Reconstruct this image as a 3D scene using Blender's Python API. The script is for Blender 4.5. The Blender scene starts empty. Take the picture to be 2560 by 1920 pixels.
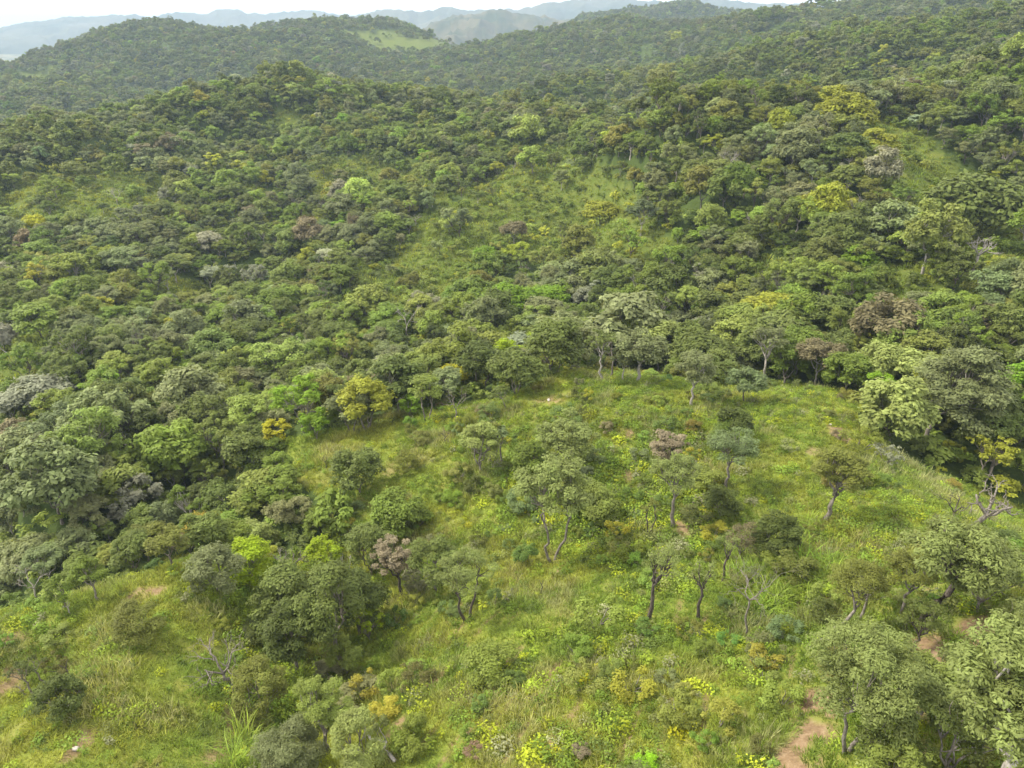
import bpy, math, random
import numpy as np

# ---------------------------------------------------------------- camera, sky, sun, exposure
SC = bpy.context.scene
COL = SC.collection
CAMZ = 100.0
PITCH = math.radians(26.6)
F = 1808.0                                   # focal length in pixels of a 2560 x 1920 frame
cam_d = bpy.data.cameras.new('camera')
cam_d.sensor_width = 36.0
cam_d.lens = 36.0 * F / 2560.0
cam_d.clip_start = 0.5
cam_d.clip_end = 200000.0
cam = bpy.data.objects.new('camera', cam_d)
COL.objects.link(cam)
cam.location = (0, 0, CAMZ)
cam.rotation_euler = (math.pi / 2 - PITCH, 0, 0)
SC.camera = cam

SUN_EL, SUN_AZ = math.radians(48), math.radians(-72)      # azimuth from +Y towards +X
world = bpy.data.worlds.new('World')
SC.world = world
world.use_nodes = True
nt = world.node_tree
nt.nodes.clear()
wo = nt.nodes.new('ShaderNodeOutputWorld')
bg = nt.nodes.new('ShaderNodeBackground')
bg.inputs['Strength'].default_value = 0.1
sky = nt.nodes.new('ShaderNodeTexSky')
sky.sky_type = 'NISHITA'
sky.sun_disc = False
sky.sun_elevation = SUN_EL
sky.sun_rotation = SUN_AZ
tc = nt.nodes.new('ShaderNodeTexCoord')
mp = nt.nodes.new('ShaderNodeMapping')
mp.inputs['Scale'].default_value = (1.0, 1.0, 5.0)
nz = nt.nodes.new('ShaderNodeTexNoise')
nz.inputs['Scale'].default_value = 3.2
nz.inputs['Detail'].default_value = 7.0
nz.inputs['Roughness'].default_value = 0.55
rp = nt.nodes.new('ShaderNodeValToRGB')
rp.color_ramp.elements[0].position = 0.28
rp.color_ramp.elements[0].color = (0.80, 0.80, 0.80, 1)
rp.color_ramp.elements[1].position = 0.56
rp.color_ramp.elements[1].color = (1, 1, 1, 1)
cl = nt.nodes.new('ShaderNodeValToRGB')
cl.color_ramp.elements[0].position = 0.36
cl.color_ramp.elements[0].color = (6.8, 6.7, 6.6, 1)
cl.color_ramp.elements[1].position = 0.66
cl.color_ramp.elements[1].color = (9.3, 9.0, 8.5, 1)
nz2 = nt.nodes.new('ShaderNodeTexNoise')
nz2.inputs['Scale'].default_value = 2.1
nz2.inputs['Detail'].default_value = 6.0
mx = nt.nodes.new('ShaderNodeMix')
mx.data_type = 'RGBA'
L = nt.links.new
L(tc.outputs['Generated'], mp.inputs['Vector'])
L(mp.outputs['Vector'], nz.inputs['Vector'])
L(mp.outputs['Vector'], nz2.inputs['Vector'])
L(nz.outputs['Fac'], rp.inputs['Fac'])
L(nz2.outputs['Fac'], cl.inputs['Fac'])
L(rp.outputs['Color'], mx.inputs[0])
L(sky.outputs['Color'], mx.inputs[6])
L(cl.outputs['Color'], mx.inputs[7])
L(mx.outputs[2], bg.inputs['Color'])
L(bg.outputs['Background'], wo.inputs['Surface'])

sun_d = bpy.data.lights.new('sun', 'SUN')
sun_d.energy = 2.4
sun_d.angle = math.radians(9)
sun_d.color = (1.0, 0.92, 0.78)
sun = bpy.data.objects.new('sun', sun_d)
COL.objects.link(sun)
# a lamp shines along its -Z: tilt from the zenith towards the sun's azimuth
sun.rotation_euler = (-(math.pi / 2 - SUN_EL), 0, -SUN_AZ)

SC.view_settings.view_transform = 'Standard'
SC.view_settings.look = 'None'
SC.view_settings.exposure = 1.45
SC.view_settings.gamma = 1.0
SC.view_settings.use_curve_mapping = False
SC.cycles.max_bounces = 8
SC.cycles.diffuse_bounces = 4
SC.cycles.transmission_bounces = 4
SC.cycles.volume_bounces = 2
SC.cycles.use_denoising = True

rng = np.random.default_rng(11)
rnd = random.Random(5)

# ---------------------------------------------------------------- camera geometry
cP, sP = math.cos(PITCH), math.sin(PITCH)
TX, TY = -sP, cP


def ray(u, v):
    xn, yn = (u - 1280.0) / F, (960.0 - v) / F
    return np.array([xn, cP + yn * sP, -sP + yn * cP])


def project(p):
    p = np.atleast_2d(np.asarray(p, float))
    x, y, z = p[:, 0], p[:, 1], p[:, 2] - CAMZ
    d = np.maximum(y * cP - z * sP, 1e-3)
    return np.stack([1280 + F * x / d, 960 - F * (y * sP + z * cP) / d, d], 1)


# ---------------------------------------------------------------- noise
def vnoise(x, y, seed=0):
    xi, yi = np.floor(x).astype(np.int64), np.floor(y).astype(np.int64)
    fx, fy = x - xi, y - yi
    fx, fy = fx * fx * fx * (fx * (fx * 6 - 15) + 10), fy * fy * fy * (fy * (fy * 6 - 15) + 10)

    def h(i, j):
        n = (i * 374761393 + j * 668265263 + seed * 974634721) & 0xFFFFFFFF
        n = ((n ^ (n >> 13)) * 1274126177) & 0xFFFFFFFF
        n = ((n ^ (n >> 16)) * 2246822519) & 0xFFFFFFFF
        return ((n ^ (n >> 15)) & 0xFFFFFF) / 8388607.5 - 1.0
    a = h(xi, yi) * (1 - fx) + h(xi + 1, yi) * fx
    b = h(xi, yi + 1) * (1 - fx) + h(xi + 1, yi + 1) * fx
    return a * (1 - fy) + b * fy


def fbm(x, y, oct=4, seed=0):
    s, a, t = 0, 1.0, 0
    for k in range(oct):
        s = s + a * vnoise(x * 2 ** k + 17.3 * k, y * 2 ** k - 9.1 * k, seed + k)
        t += a
        a *= 0.5
    return s / t


def sstep(a, b, x):
    t = np.clip((x - a) / (b - a), 0, 1)
    return t * t * (3 - 2 * t)


def relief(x, y, R):
    """the smaller rises and hollows"""
    m = sstep(110, 230, R) * (1 - sstep(2300, 3200, R))
    f = sstep(450, 900, R) * (1 - sstep(2300, 3200, R))
    z = 0.35 * fbm(x / 7, y / 7, 3, 3) + 1.0 * fbm(x / 22, y / 22, 3, 9) * sstep(15, 60, R)
    z = z + m * 5.5 * fbm(x / 60, y / 60, 3, 21)
    z = z + m * (1 - f) * 10.5 * (0.5 - 2 * np.abs(fbm(x / 95, y / 95, 3, 37)))
    return z + f * 15 * (0.55 - 2 * np.abs(fbm(x / 210, y / 210, 4, 33)))


# ---------------------------------------------------------------- the lie of the land
# surveyed points: (u, v, how, value, forest?) - how 'z' gives the height below the camera, 'r' the horizontal range
SURVEY = [
    # foreground spur
    (1280, 1990, 'z', -35.5, 0), (2560, 1990, 'z', -27, 0), (2000, 1990, 'z', -31, 0), (0, 1990, 'z', -38.5, 0), (640, 1990, 'z', -40, 0),
    (2560, 1700, 'z', -29, 0), (2250, 1700, 'z', -31, 0), (2000, 1800, 'z', -32.5, 0), (1700, 1750, 'z', -34.5, 0),
    (1280, 1700, 'z', -38, 0), (1000, 1800, 'z', -39.5, 0), (1500, 1500, 'z', -38.5, 0), (1200, 1550, 'z', -41, 0),
    (2000, 1550, 'z', -36, 0), (2400, 1450, 'z', -33.5, 0), (2560, 1450, 'z', -33, 0),
    (2396, 1342, 'z', -35.5, 0), (2230, 1240, 'z', -37.5, 0), (2000, 1300, 'z', -38, 0), (1700, 1300, 'z', -40, 0),
    (1381, 1400, 'z', -42.5, 0), (1450, 1240, 'z', -42.5, 0), (1900, 1100, 'z', -39.5, 0), (2060, 1000, 'z', -40, 0), (2160, 1060, 'z', -41, 0),
    (1750, 1000, 'z', -41.5, 0), (1640, 950, 'z', -43, 0), (1400, 935, 'z', -44, 0), (1270, 990, 'z', -45.5, 0), (1300, 1080, 'z', -43.8, 0),
    (1100, 1025, 'z', -47.5, 0), (860, 1070, 'z', -50, 0), (690, 1110, 'z', -52, 0), (900, 1160, 'z', -47.5, 0), (720, 1190, 'z', -50.5, 0),
    (1000, 1260, 'z', -46.5, 0), (960, 1460, 'z', -47.2, 0), (830, 1660, 'z', -46.6, 0), (700, 1800, 'z', -44.6, 0),
    (780, 1400, 'z', -49.5, 0), (700, 1500, 'z', -46.8, 0),
    # left spur
    (500, 1480, 'z', -42.2, 0), (470, 1398, 'z', -43.8, 0), (620, 1415, 'z', -45.5, 0), (250, 1472, 'z', -43.6, 0), (0, 1535, 'z', -43.8, 0), (-300, 1640, 'z', -44, 0),
    (150, 1700, 'z', -40.5, 0), (350, 1850, 'z', -40, 0), (500, 1700, 'z', -42, 0), (570, 1740, 'z', -42.8, 0),
    # ravine on the left
    (300, 1330, 'r', 66, 1), (0, 1400, 'r', 66, 1), (560, 1300, 'r', 68, 1), (300, 1150, 'r', 98, 1), (0, 1150, 'r', 100, 1), (640, 1180, 'r', 86, 1),
    (100, 950, 'r', 145, 1), (500, 950, 'r', 132, 1), (780, 950, 'r', 122, 1), (1000, 880, 'r', 128, 1), (1180, 850, 'r', 130, 1), (1350, 800, 'r', 140, 1),
    (300, 780, 'r', 186, 1), (0, 800, 'r', 185, 1), (700, 760, 'r', 180, 1), (1000, 730, 'r', 175, 1),
    (0, 620, 'r', 265, 1), (300, 600, 'r', 262, 1), (600, 600, 'r', 250, 1), (900, 620, 'r', 215, 1),
    (240, 440, 'r', 325, 1), (0, 470, 'r', 335, 1), (600, 420, 'r', 365, 1), (900, 410, 'r', 340, 1),
    (0, 300, 'r', 420, 1), (250, 308, 'r', 430, 1), (450, 265, 'r', 445, 1), (560, 212, 'r', 465, 1), (750, 148, 'r', 480, 1), (660, 182, 'r', 474, 1), (860, 212, 'r', 470, 1),
    (1000, 248, 'r', 455, 1), (1280, 245, 'r', 440, 1), (1420, 250, 'r', 420, 1), (1540, 298, 'r', 400, 1), (700, 290, 'r', 440, 1),
    # central spur
    (1370, 365, 'r', 300, 1), (1250, 450, 'r', 262, 1), (1100, 570, 'r', 226, 1), (960, 660, 'r', 204, 1), (1500, 480, 'r', 240, 1), (1180, 380, 'r', 330, 1),
    (1100, 300, 'r', 395, 1), (1200, 640, 'r', 200, 1), (1450, 600, 'r', 192, 1),
    # hollow behind the crest and the hill on the right
    (1500, 720, 'r', 160, 1), (1650, 850, 'r', 108, 1), (1900, 860, 'r', 104, 1), (1800, 730, 'r', 146, 1), (1700, 600, 'r', 178, 1), (2000, 600, 'r', 158, 1),
    (1700, 420, 'r', 215, 1), (1600, 305, 'r', 245, 1), (1780, 205, 'r', 262, 1), (1920, 245, 'r', 250, 1), (2080, 245, 'r', 250, 1), (2100, 440, 'r', 190, 1),
    (2300, 420, 'r', 205, 1), (2200, 212, 'r', 300, 1), (2400, 165, 'r', 330, 1), (2560, 100, 'r', 360, 1), (2750, 70, 'r', 370, 1), (2560, 400, 'r', 232, 1),
    (2400, 640, 'r', 142, 1), (2600, 640, 'r', 150, 1), (2400, 860, 'r', 106, 1), (2560, 960, 'r', 98, 1), (2280, 960, 'r', 88, 1), (2560, 1150, 'r', 72, 1),
    # ridge behind the right hill
    (1560, 250, 'r', 520, 1), (1750, 205, 'r', 530, 1), (2050, 165, 'r', 520, 1), (2300, 105, 'r', 520, 1), (2560, 62, 'r', 530, 1), (1400, 215, 'r', 570, 1),
    # long far ridge
    (100, 250, 'r', 700, 1), (350, 250, 'r', 690, 1), (520, 180, 'r', 820, 1), (560, 130, 'r', 850, 1), (620, 170, 'r', 800, 1), (200, 170, 'r', 880, 1),
    (-200, 190, 'r', 950, 1), (0, 140, 'r', 1000, 1), (100, 112, 'r', 1050, 1), (180, 82, 'r', 1100, 1), (270, 54, 'r', 1150, 1), (360, 48, 'r', 1160, 1), (600, 53, 'r', 1150, 1),
    (660, 45, 'r', 1150, 1), (800, 38, 'r', 1130, 1), (1000, 44, 'r', 1100, 1), (1070, 66, 'r', 1080, 1), (1165, 99, 'r', 1040, 1), (1260, 70, 'r', 1000, 1),
    (1330, 62, 'r', 980, 1), (1400, 53, 'r', 970, 1), (1500, 38, 'r', 960, 1), (1700, 37, 'r', 940, 1), (1850, 22, 'r', 900, 1), (1960, 4, 'r', 880, 1),
    (2150, -8, 'r', 860, 1), (2560, -20, 'r', 850, 1), (2900, -30, 'r', 850, 1), (850, 160, 'r', 800, 1), (1000, 190, 'r', 740, 1), (1300, 190, 'r', 700, 1), (1600, 150, 'r', 720, 1),
    (1150, 140, 'r', 880, 1), (950, 95, 'r', 980, 1), (1900, 110, 'r', 690, 1), (2300, 60, 'r', 690, 1), (1350, 120, 'r', 830, 1),
    # dark peak behind it
    (1520, 14, 'r', 1500, 1), (1600, 20, 'r', 1500, 1), (1680, -6, 'r', 1520, 1), (1780, 2, 'r', 1520, 1), (1860, 20, 'r', 1520, 1),
]
# ground the camera cannot see: (azimuth in degrees, range, height)
HIDDEN = [(a, r, z) for a in (-42, -30, -20, -10, 0, 10, 20, 30, 42) for r, z in ((4, -37), (12, -36.5))]
HIDDEN += [(a, 640, -100) for a in (-42, -30, -20, -12, -5)] + [(5, 540, -92), (12, 430, -86), (20, 440, -72), (28, 440, -58)]
CRESTS = [(100, 112, 1334), (180, 82, 1397), (270, 54, 1460), (360, 48, 1473), (480, 50, 1465), (600, 53, 1460), (720, 42, 1445), (800, 38, 1435), (1000, 44, 1397), (1070, 66, 1370),
          (1165, 99, 1320), (1260, 70, 1270), (1330, 62, 1245), (1400, 53, 1232), (1500, 38, 1219), (1600, 38, 1206), (1700, 37, 1194), (1850, 22, 1143)]
HIDDEN += [(a, 1650, -80) for a in (-42, -30, -20, -10, 0)] + [(6, 1520, -80), (12, 1550, -65), (20, 1590, -70), (30, 1590, -45), (42, 1590, -45)]
HIDDEN += [(a, 2700, -150) for a in (-42, -30, -20, -10, 0, 10, 20, 30, 42)]
HIDDEN += [(a, r, -160) for a in (-42, -20, 0, 20, 42) for r in (4000, 10000, 30000, 90000)]
HIDDEN += [(-42, 50, -44), (-42, 100, -72), (-42, 180, -78), (-42, 330, -75), (42, 45, -30), (42, 80, -46), (42, 200, -50), (-8, 58, -46)]

for u, v, R in CRESTS:
    d = ray(u, v)
    HIDDEN.append((math.degrees(math.atan2(d[0], d[1])), R * 1.13, R * d[2] / math.hypot(d[0], d[1]) - 42))
    if u in (480, 720, 1600):
        SURVEY.append((u, v, 'r', R / 1.27, 1))
AZK = 1.3


def _survey():
    q, z = [], []
    for u, v, how, val, fo in SURVEY:
        d = ray(u, v)
        hr = math.hypot(d[0], d[1])
        R = val if how == 'r' else val * hr / d[2]
        if how == 'r' and R >= 640:
            R *= 1.27
        zz = R * d[2] / hr - (0 if not fo else 6.5 if R < 300 else 8.0 if R < 900 else 14.0)
        q.append((math.atan2(d[0], d[1]), math.log(R)))
        z.append(zz)
    for a, r, zz in HIDDEN:
        q.append((math.radians(a), math.log(r)))
        z.append(zz)
    q, z = np.array(q), np.array(z)
    R = np.exp(q[:, 1])
    z = z - relief(np.sin(q[:, 0]) * R, np.cos(q[:, 0]) * R, R)
    q[:, 0] *= AZK
    return q, z


_Q, _Z = _survey()
_C2 = 0.06 ** 2
_D = np.sqrt(((_Q[:, None, :] - _Q[None]) ** 2).sum(-1) + _C2)
_n = len(_Q)
_A = np.zeros((_n + 3, _n + 3))
_A[:_n, :_n] = _D - np.eye(_n) * 0.004
_A[:_n, _n] = 1
_A[:_n, _n + 1:] = _Q
_A[_n:, :_n] = _A[:_n, _n:].T
_W = np.linalg.solve(_A, np.concatenate([_Z, np.zeros(3)]))


def height(x, y):
    x, y = np.asarray(x, float).ravel(), np.asarray(y, float).ravel()
    out = np.empty_like(x)
    for s in range(0, len(x), 20000):
        xx, yy = x[s:s + 20000], y[s:s + 20000]
        R = np.maximum(np.hypot(xx, yy), 2.0)
        a = np.clip(np.arctan2(xx, yy), -0.92, 0.92) * AZK
        l = np.log(R)
        d = np.sqrt((a[:, None] - _Q[None, :, 0]) ** 2 + (l[:, None] - _Q[None, :, 1]) ** 2 + _C2)
        z = d @ _W[:_n] + _W[_n] + a * _W[_n + 1] + l * _W[_n + 2]
        z = z + relief(xx, yy, R)
        out[s:s + 20000] = z + CAMZ
    return out


def hit(u, v, rmin=8.0, rmax=2300.0):
    d = ray(u, v)
    hr = math.hypot(d[0], d[1])
    R = np.geomspace(rmin, rmax, 900)
    x, y, z = d[0] / hr * R, d[1] / hr * R, CAMZ + d[2] / hr * R
    below = np.nonzero(z < height(x, y))[0]
    k = below[0] if len(below) else len(R) - 1
    k0 = max(k - 1, 0)
    RR = np.linspace(R[k0], R[k], 30)
    x, y, z = d[0] / hr * RR, d[1] / hr * RR, CAMZ + d[2] / hr * RR
    g = height(x, y)
    b = np.nonzero(z < g)[0]
    j = b[0] if len(b) else -1
    return np.array([x[j], y[j], g[j]])


def inside(poly, u, v):
    p = np.array(poly, float)
    r = np.zeros(len(u), bool)
    j = len(p) - 1
    for i in range(len(p)):
        c = ((p[i, 1] > v) != (p[j, 1] > v)) & (u < (p[j, 0] - p[i, 0]) * (v - p[i, 1]) / (p[j, 1] - p[i, 1] + 1e-9) + p[i, 0])
        r ^= c
        j = i
    return r


# clearings, outlined on the slope as surveyed: (outline, tree density left)
NEAR = [(-900, 1760), (-300, 1640), (0, 1535), (120, 1505), (250, 1472), (400, 1402), (480, 1392), (560, 1402), (700, 1402), (830, 1350), (860, 1290), (770, 1220), (670, 1150), (680, 1095),
        (860, 1062), (1100, 1018), (1270, 988), (1400, 932), (1500, 915), (1640, 932), (1760, 962), (1900, 962), (2000, 962), (2130, 985), (2150, 1060), (2210, 1120),
        (2330, 1190), (2450, 1220), (2560, 1270), (3200, 1500), (3200, 4000), (-900, 4000)]
CLEAR = [
    ([(2170, 280), (2300, 330), (2400, 420), (2470, 520), (2620, 590), (2620, 760), (2420, 760), (2320, 590), (2210, 470), (2160, 370)], .05),
    ([(2170, 660), (2310, 665), (2410, 770), (2350, 830), (2210, 800)], .06),
    ([(1335, 366), (1440, 372), (1590, 480), (1610, 650), (1460, 680), (1300, 650), (1220, 590), (1180, 450)], .09),
    ([(900, 640), (1050, 520), (1150, 450), (1270, 530), (1240, 700), (1060, 820), (830, 800)], .10),
    ([(790, 400), (900, 392), (980, 406), (1100, 420), (1080, 500), (900, 510), (740, 510)], .14),
    ([(140, 430), (280, 412), (420, 445), (450, 530), (300, 590), (60, 600), (-60, 560), (40, 440)], .12),
    ([(640, 305), (700, 268), (790, 300), (750, 345), (650, 340)], .05),
    ([(910, 60), (1000, 86), (1150, 102), (1250, 84), (1180, 124), (950, 124), (870, 98)], .08),
    ([(40, 175), (140, 165), (150, 195), (60, 205)], .15), ([(70, 202), (140, 198), (150, 218), (80, 221)], .15),
    ([(2030, 15), (2055, 15), (2060, 75), (2010, 80), (1975, 100)], .1),
    ([(1750, 10), (2100, -12), (2300, -12), (2300, 2), (2100, 10), (1800, 32)], .2),
    ([(390, 690), (530, 710), (550, 860), (460, 860), (420, 780)], .15),
    ([(-50, 820), (160, 790), (200, 870), (70, 980), (-50, 1040)], .1),
    ([(1550, 550), (1650, 510), (1680, 620), (1580, 680)], .2),
    ([(1120, 330), (1250, 345), (1250, 385), (1140, 380)], .3),
    ([(560, 470), (640, 460), (680, 490), (580, 505)], .35), ([(1660, 440), (1740, 430), (1740, 520), (1680, 540)], .35),
    ([(700, 560), (820, 540), (840, 580), (720, 610)], .35), ([(1850, 640), (1990, 640), (2000, 700), (1880, 720)], .3),
]


def cover(p):
    """tree density at points p: 1 in the woods, less in the clearings; and whether a point lies on the near spur"""
    q = project(p)
    u, v = q[:, 0].copy(), q[:, 1].copy()
    R = np.hypot(p[:, 0], p[:, 1])
    w = 9 * fbm(p[:, 0] / 9, p[:, 1] / 9, 2, 70)
    w2 = sstep(100, 200, R) * fbm(p[:, 0] / 22, p[:, 1] / 22, 3, 71)
    u += w * 2 + w2 * 60
    v += w + w2 * 24
    near = (inside(NEAR, u, v) & (R < 125)) | (R < 22)
    den = np.ones(len(p))
    for poly, k in CLEAR:
        den[inside(poly, u, v) & (R > 105)] = k
    den[near] = 0
    return den, near


# ---------------------------------------------------------------- object helpers
def tag(o, label=None, cat=None, group=None, kind=None):
    if label:
        o['label'] = label
    if cat:
        o['category'] = cat
    if group:
        o['group'] = group
    if kind:
        o['kind'] = kind
    return o


def mesh_np(name, verts, quads=None, tris=None, mat=None, smooth=False):
    me = bpy.data.meshes.new(name)
    verts = np.asarray(verts, np.float32)
    nq = 0 if quads is None else len(quads)
    ntr = 0 if tris is None else len(tris)
    idx = np.concatenate([np.asarray(a, np.int32).ravel() for a in (quads, tris) if a is not None and len(a)]) if nq + ntr else np.zeros(0, np.int32)
    st = np.concatenate([np.arange(nq) * 4, nq * 4 + np.arange(ntr) * 3]).astype(np.int32)
    tot = np.concatenate([np.full(nq, 4), np.full(ntr, 3)]).astype(np.int32)
    me.vertices.add(len(verts))
    me.vertices.foreach_set('co', verts.ravel())
    if nq + ntr:
        me.loops.add(len(idx))
        me.loops.foreach_set('vertex_index', idx)
        me.polygons.add(nq + ntr)
        me.polygons.foreach_set('loop_start', st)
        me.polygons.foreach_set('loop_total', tot)
        if smooth:
            me.polygons.foreach_set('use_smooth', np.ones(nq + ntr, bool))
    me.update(calc_edges=True)
    if mat:
        me.materials.append(mat)
    return me


def link(name, data, parent=None, loc=None):
    o = bpy.data.objects.new(name, data)
    COL.objects.link(o)
    if parent:
        o.parent = parent
    if loc is not None:
        o.location = loc
    return o


# ---------------------------------------------------------------- materials
def new_mat(name):
    m = bpy.data.materials.new(name)
    m.use_nodes = True
    m.node_tree.nodes.clear()
    out = m.node_tree.nodes.new('ShaderNodeOutputMaterial')
    return m, m.node_tree, out


def N(t, kind, **kw):
    n = t.nodes.new(kind)
    for k, v in kw.items():
        if k in n.inputs:
            n.inputs[k].default_value = v
        else:
            setattr(n, k, v)
    return n


def leaf_material(name, transl=0.28, spread=0.2):
    m, t, out = new_mat(name)
    at = N(t, 'ShaderNodeAttribute', attribute_type='INSTANCER', attribute_name='tint')
    ge = N(t, 'ShaderNodeNewGeometry')
    oi = N(t, 'ShaderNodeObjectInfo')
    tc = N(t, 'ShaderNodeTexCoord')
    no = N(t, 'ShaderNodeTexNoise', Scale=0.45, Detail=3.0)
    ad = N(t, 'ShaderNodeVectorMath', operation='ADD')
    t.links.new(tc.outputs['Object'], ad.inputs[0])
    t.links.new(oi.outputs['Random'], ad.inputs[1])
    t.links.new(ad.outputs[0], no.inputs['Vector'])
    # each leaf a little lighter, darker, yellower or greener than the next
    v1 = N(t, 'ShaderNodeMapRange')
    v1.inputs['To Min'].default_value = 1 - spread
    v1.inputs['To Max'].default_value = 1 + spread
    t.links.new(ge.outputs['Random Per Island'], v1.inputs['Value'])
    v2 = N(t, 'ShaderNodeMapRange')
    v2.inputs['From Min'].default_value = 0.3
    v2.inputs['From Max'].default_value = 0.7
    v2.inputs['To Min'].default_value = 0.72
    v2.inputs['To Max'].default_value = 1.28
    t.links.new(no.outputs['Fac'], v2.inputs['Value'])
    mu = N(t, 'ShaderNodeMath', operation='MULTIPLY')
    t.links.new(v1.outputs[0], mu.inputs[0])
    t.links.new(v2.outputs[0], mu.inputs[1])
    hs = N(t, 'ShaderNodeHueSaturation')
    h = N(t, 'ShaderNodeMapRange')
    h.inputs['To Min'].default_value = 0.487
    h.inputs['To Max'].default_value = 0.513
    t.links.new(no.outputs['Fac'], h.inputs['Value'])
    t.links.new(h.outputs[0], hs.inputs['Hue'])
    t.links.new(mu.outputs[0], hs.inputs['Value'])
    t.links.new(at.outputs['Color'], hs.inputs['Color'])
    bs = N(t, 'ShaderNodeBsdfPrincipled', Roughness=0.55)
    bs.inputs['Specular IOR Level'].default_value = 0.12
    tr = N(t, 'ShaderNodeBsdfTranslucent')
    hy = N(t, 'ShaderNodeMix', data_type='RGBA', blend_type='MULTIPLY')
    hy.inputs[0].default_value = 1.0
    hy.inputs[7].default_value = (1.25, 1.2, 0.55, 1)
    ms = N(t, 'ShaderNodeMixShader', Fac=transl)
    t.links.new(hs.outputs['Color'], bs.inputs['Base Color'])
    t.links.new(hs.outputs['Color'], hy.inputs[6])
    t.links.new(hy.outputs[2], tr.inputs['Color'])
    t.links.new(bs.outputs[0], ms.inputs[1])
    t.links.new(tr.outputs[0], ms.inputs[2])
    t.links.new(ms.outputs[0], out.inputs['Surface'])
    return m


def bark_material(name, c0, c1):
    m, t, out = new_mat(name)
    tc = N(t, 'ShaderNodeTexCoord')
    mp = N(t, 'ShaderNodeMapping')
    mp.inputs['Scale'].default_value = (5, 5, 1.4)
    no = N(t, 'ShaderNodeTexNoise', Scale=2.2, Detail=6.0)
    ra = N(t, 'ShaderNodeValToRGB')
    ra.color_ramp.elements[0].position = .35
    ra.color_ramp.elements[1].position = .68
    ra.color_ramp.elements[0].color = (*c0, 1)
    ra.color_ramp.elements[1].color = (*c1, 1)
    bs = N(t, 'ShaderNodeBsdfPrincipled', Roughness=0.85)
    bs.inputs['Specular IOR Level'].default_value = 0.2
    bu = N(t, 'ShaderNodeBump', Strength=0.5, Distance=0.03)
    t.links.new(tc.outputs['Object'], mp.inputs['Vector'])
    t.links.new(mp.outputs[0], no.inputs['Vector'])
    t.links.new(no.outputs['Fac'], ra.inputs['Fac'])
    t.links.new(no.outputs['Fac'], bu.inputs['Height'])
    t.links.new(ra.outputs[0], bs.inputs['Base Color'])
    t.links.new(bu.outputs[0], bs.inputs['Normal'])
    t.links.new(bs.outputs[0], out.inputs['Surface'])
    return m


LEAF = leaf_material('leaves')
BLADE = leaf_material('grass blades', 0.35, 0.4)
BARK = {
    'grey': bark_material('grey bark', (0.10, 0.085, 0.07), (0.26, 0.235, 0.20)),
    'pale': bark_material('pale bark', (0.20, 0.18, 0.155), (0.43, 0.40, 0.355)),
    'dark': bark_material('dark bark', (0.045, 0.036, 0.03), (0.13, 0.11, 0.09)),
}


def ground_material():
    m, t, out = new_mat('ground')
    at = N(t, 'ShaderNodeAttribute', attribute_name='cover')
    sp = N(t, 'ShaderNodeSeparateColor')
    t.links.new(at.outputs['Color'], sp.inputs[0])
    ge = N(t, 'ShaderNodeNewGeometry')
    n1 = N(t, 'ShaderNodeTexNoise', Scale=0.35, Detail=8.0, Roughness=0.65)
    n2 = N(t, 'ShaderNodeTexNoise', Scale=2.2, Detail=8.0, Roughness=0.7)
    n3 = N(t, 'ShaderNodeTexNoise', Scale=0.012, Detail=8.0, Roughness=0.6)
    for n in (n1, n2, n3):
        t.links.new(ge.outputs['Position'], n.inputs['Vector'])
    def ramp(fac, stops):
        r = N(t, 'ShaderNodeValToRGB')
        e = r.color_ramp.elements
        while len(e) < len(stops):
            e.new(0.5)
        for k, (p, c) in enumerate(stops):
            e[k].position = p
            e[k].color = (*c, 1)
        t.links.new(fac, r.inputs['Fac'])
        return r.outputs['Color']
    def mix(fac, a, b):
        x = N(t, 'ShaderNodeMix', data_type='RGBA')
        t.links.new(fac, x.inputs[0])
        t.links.new(a, x.inputs[6])
        t.links.new(b, x.inputs[7])
        return x.outputs[2]
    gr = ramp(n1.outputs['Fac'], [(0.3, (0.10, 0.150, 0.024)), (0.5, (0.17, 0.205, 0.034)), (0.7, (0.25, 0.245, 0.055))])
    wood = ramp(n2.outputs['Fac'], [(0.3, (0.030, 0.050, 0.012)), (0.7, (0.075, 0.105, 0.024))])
    soil = ramp(n2.outputs['Fac'], [(0.3, (0.12, 0.080, 0.045)), (0.5, (0.22, 0.150, 0.085)), (0.72, (0.33, 0.245, 0.155))])
    plain = ramp(n3.outputs['Fac'], [(0.35, (0.04, 0.055, 0.03)), (0.52, (0.09, 0.10, 0.04)), (0.62, (0.26, 0.22, 0.12))])
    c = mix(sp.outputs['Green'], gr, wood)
    c = mix(sp.outputs['Red'], c, soil)
    c = mix(sp.outputs['Blue'], c, plain)
    bs = N(t, 'ShaderNodeBsdfPrincipled', Roughness=0.95)
    bs.inputs['Specular IOR Level'].default_value = 0.1
    bu = N(t, 'ShaderNodeBump', Strength=0.8, Distance=0.2)
    t.links.new(n2.outputs['Fac'], bu.inputs['Height'])
    t.links.new(bu.outputs[0], bs.inputs['Normal'])
    t.links.new(c, bs.inputs['Base Color'])
    t.links.new(bs.outputs[0], out.inputs['Surface'])
    return m


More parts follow.
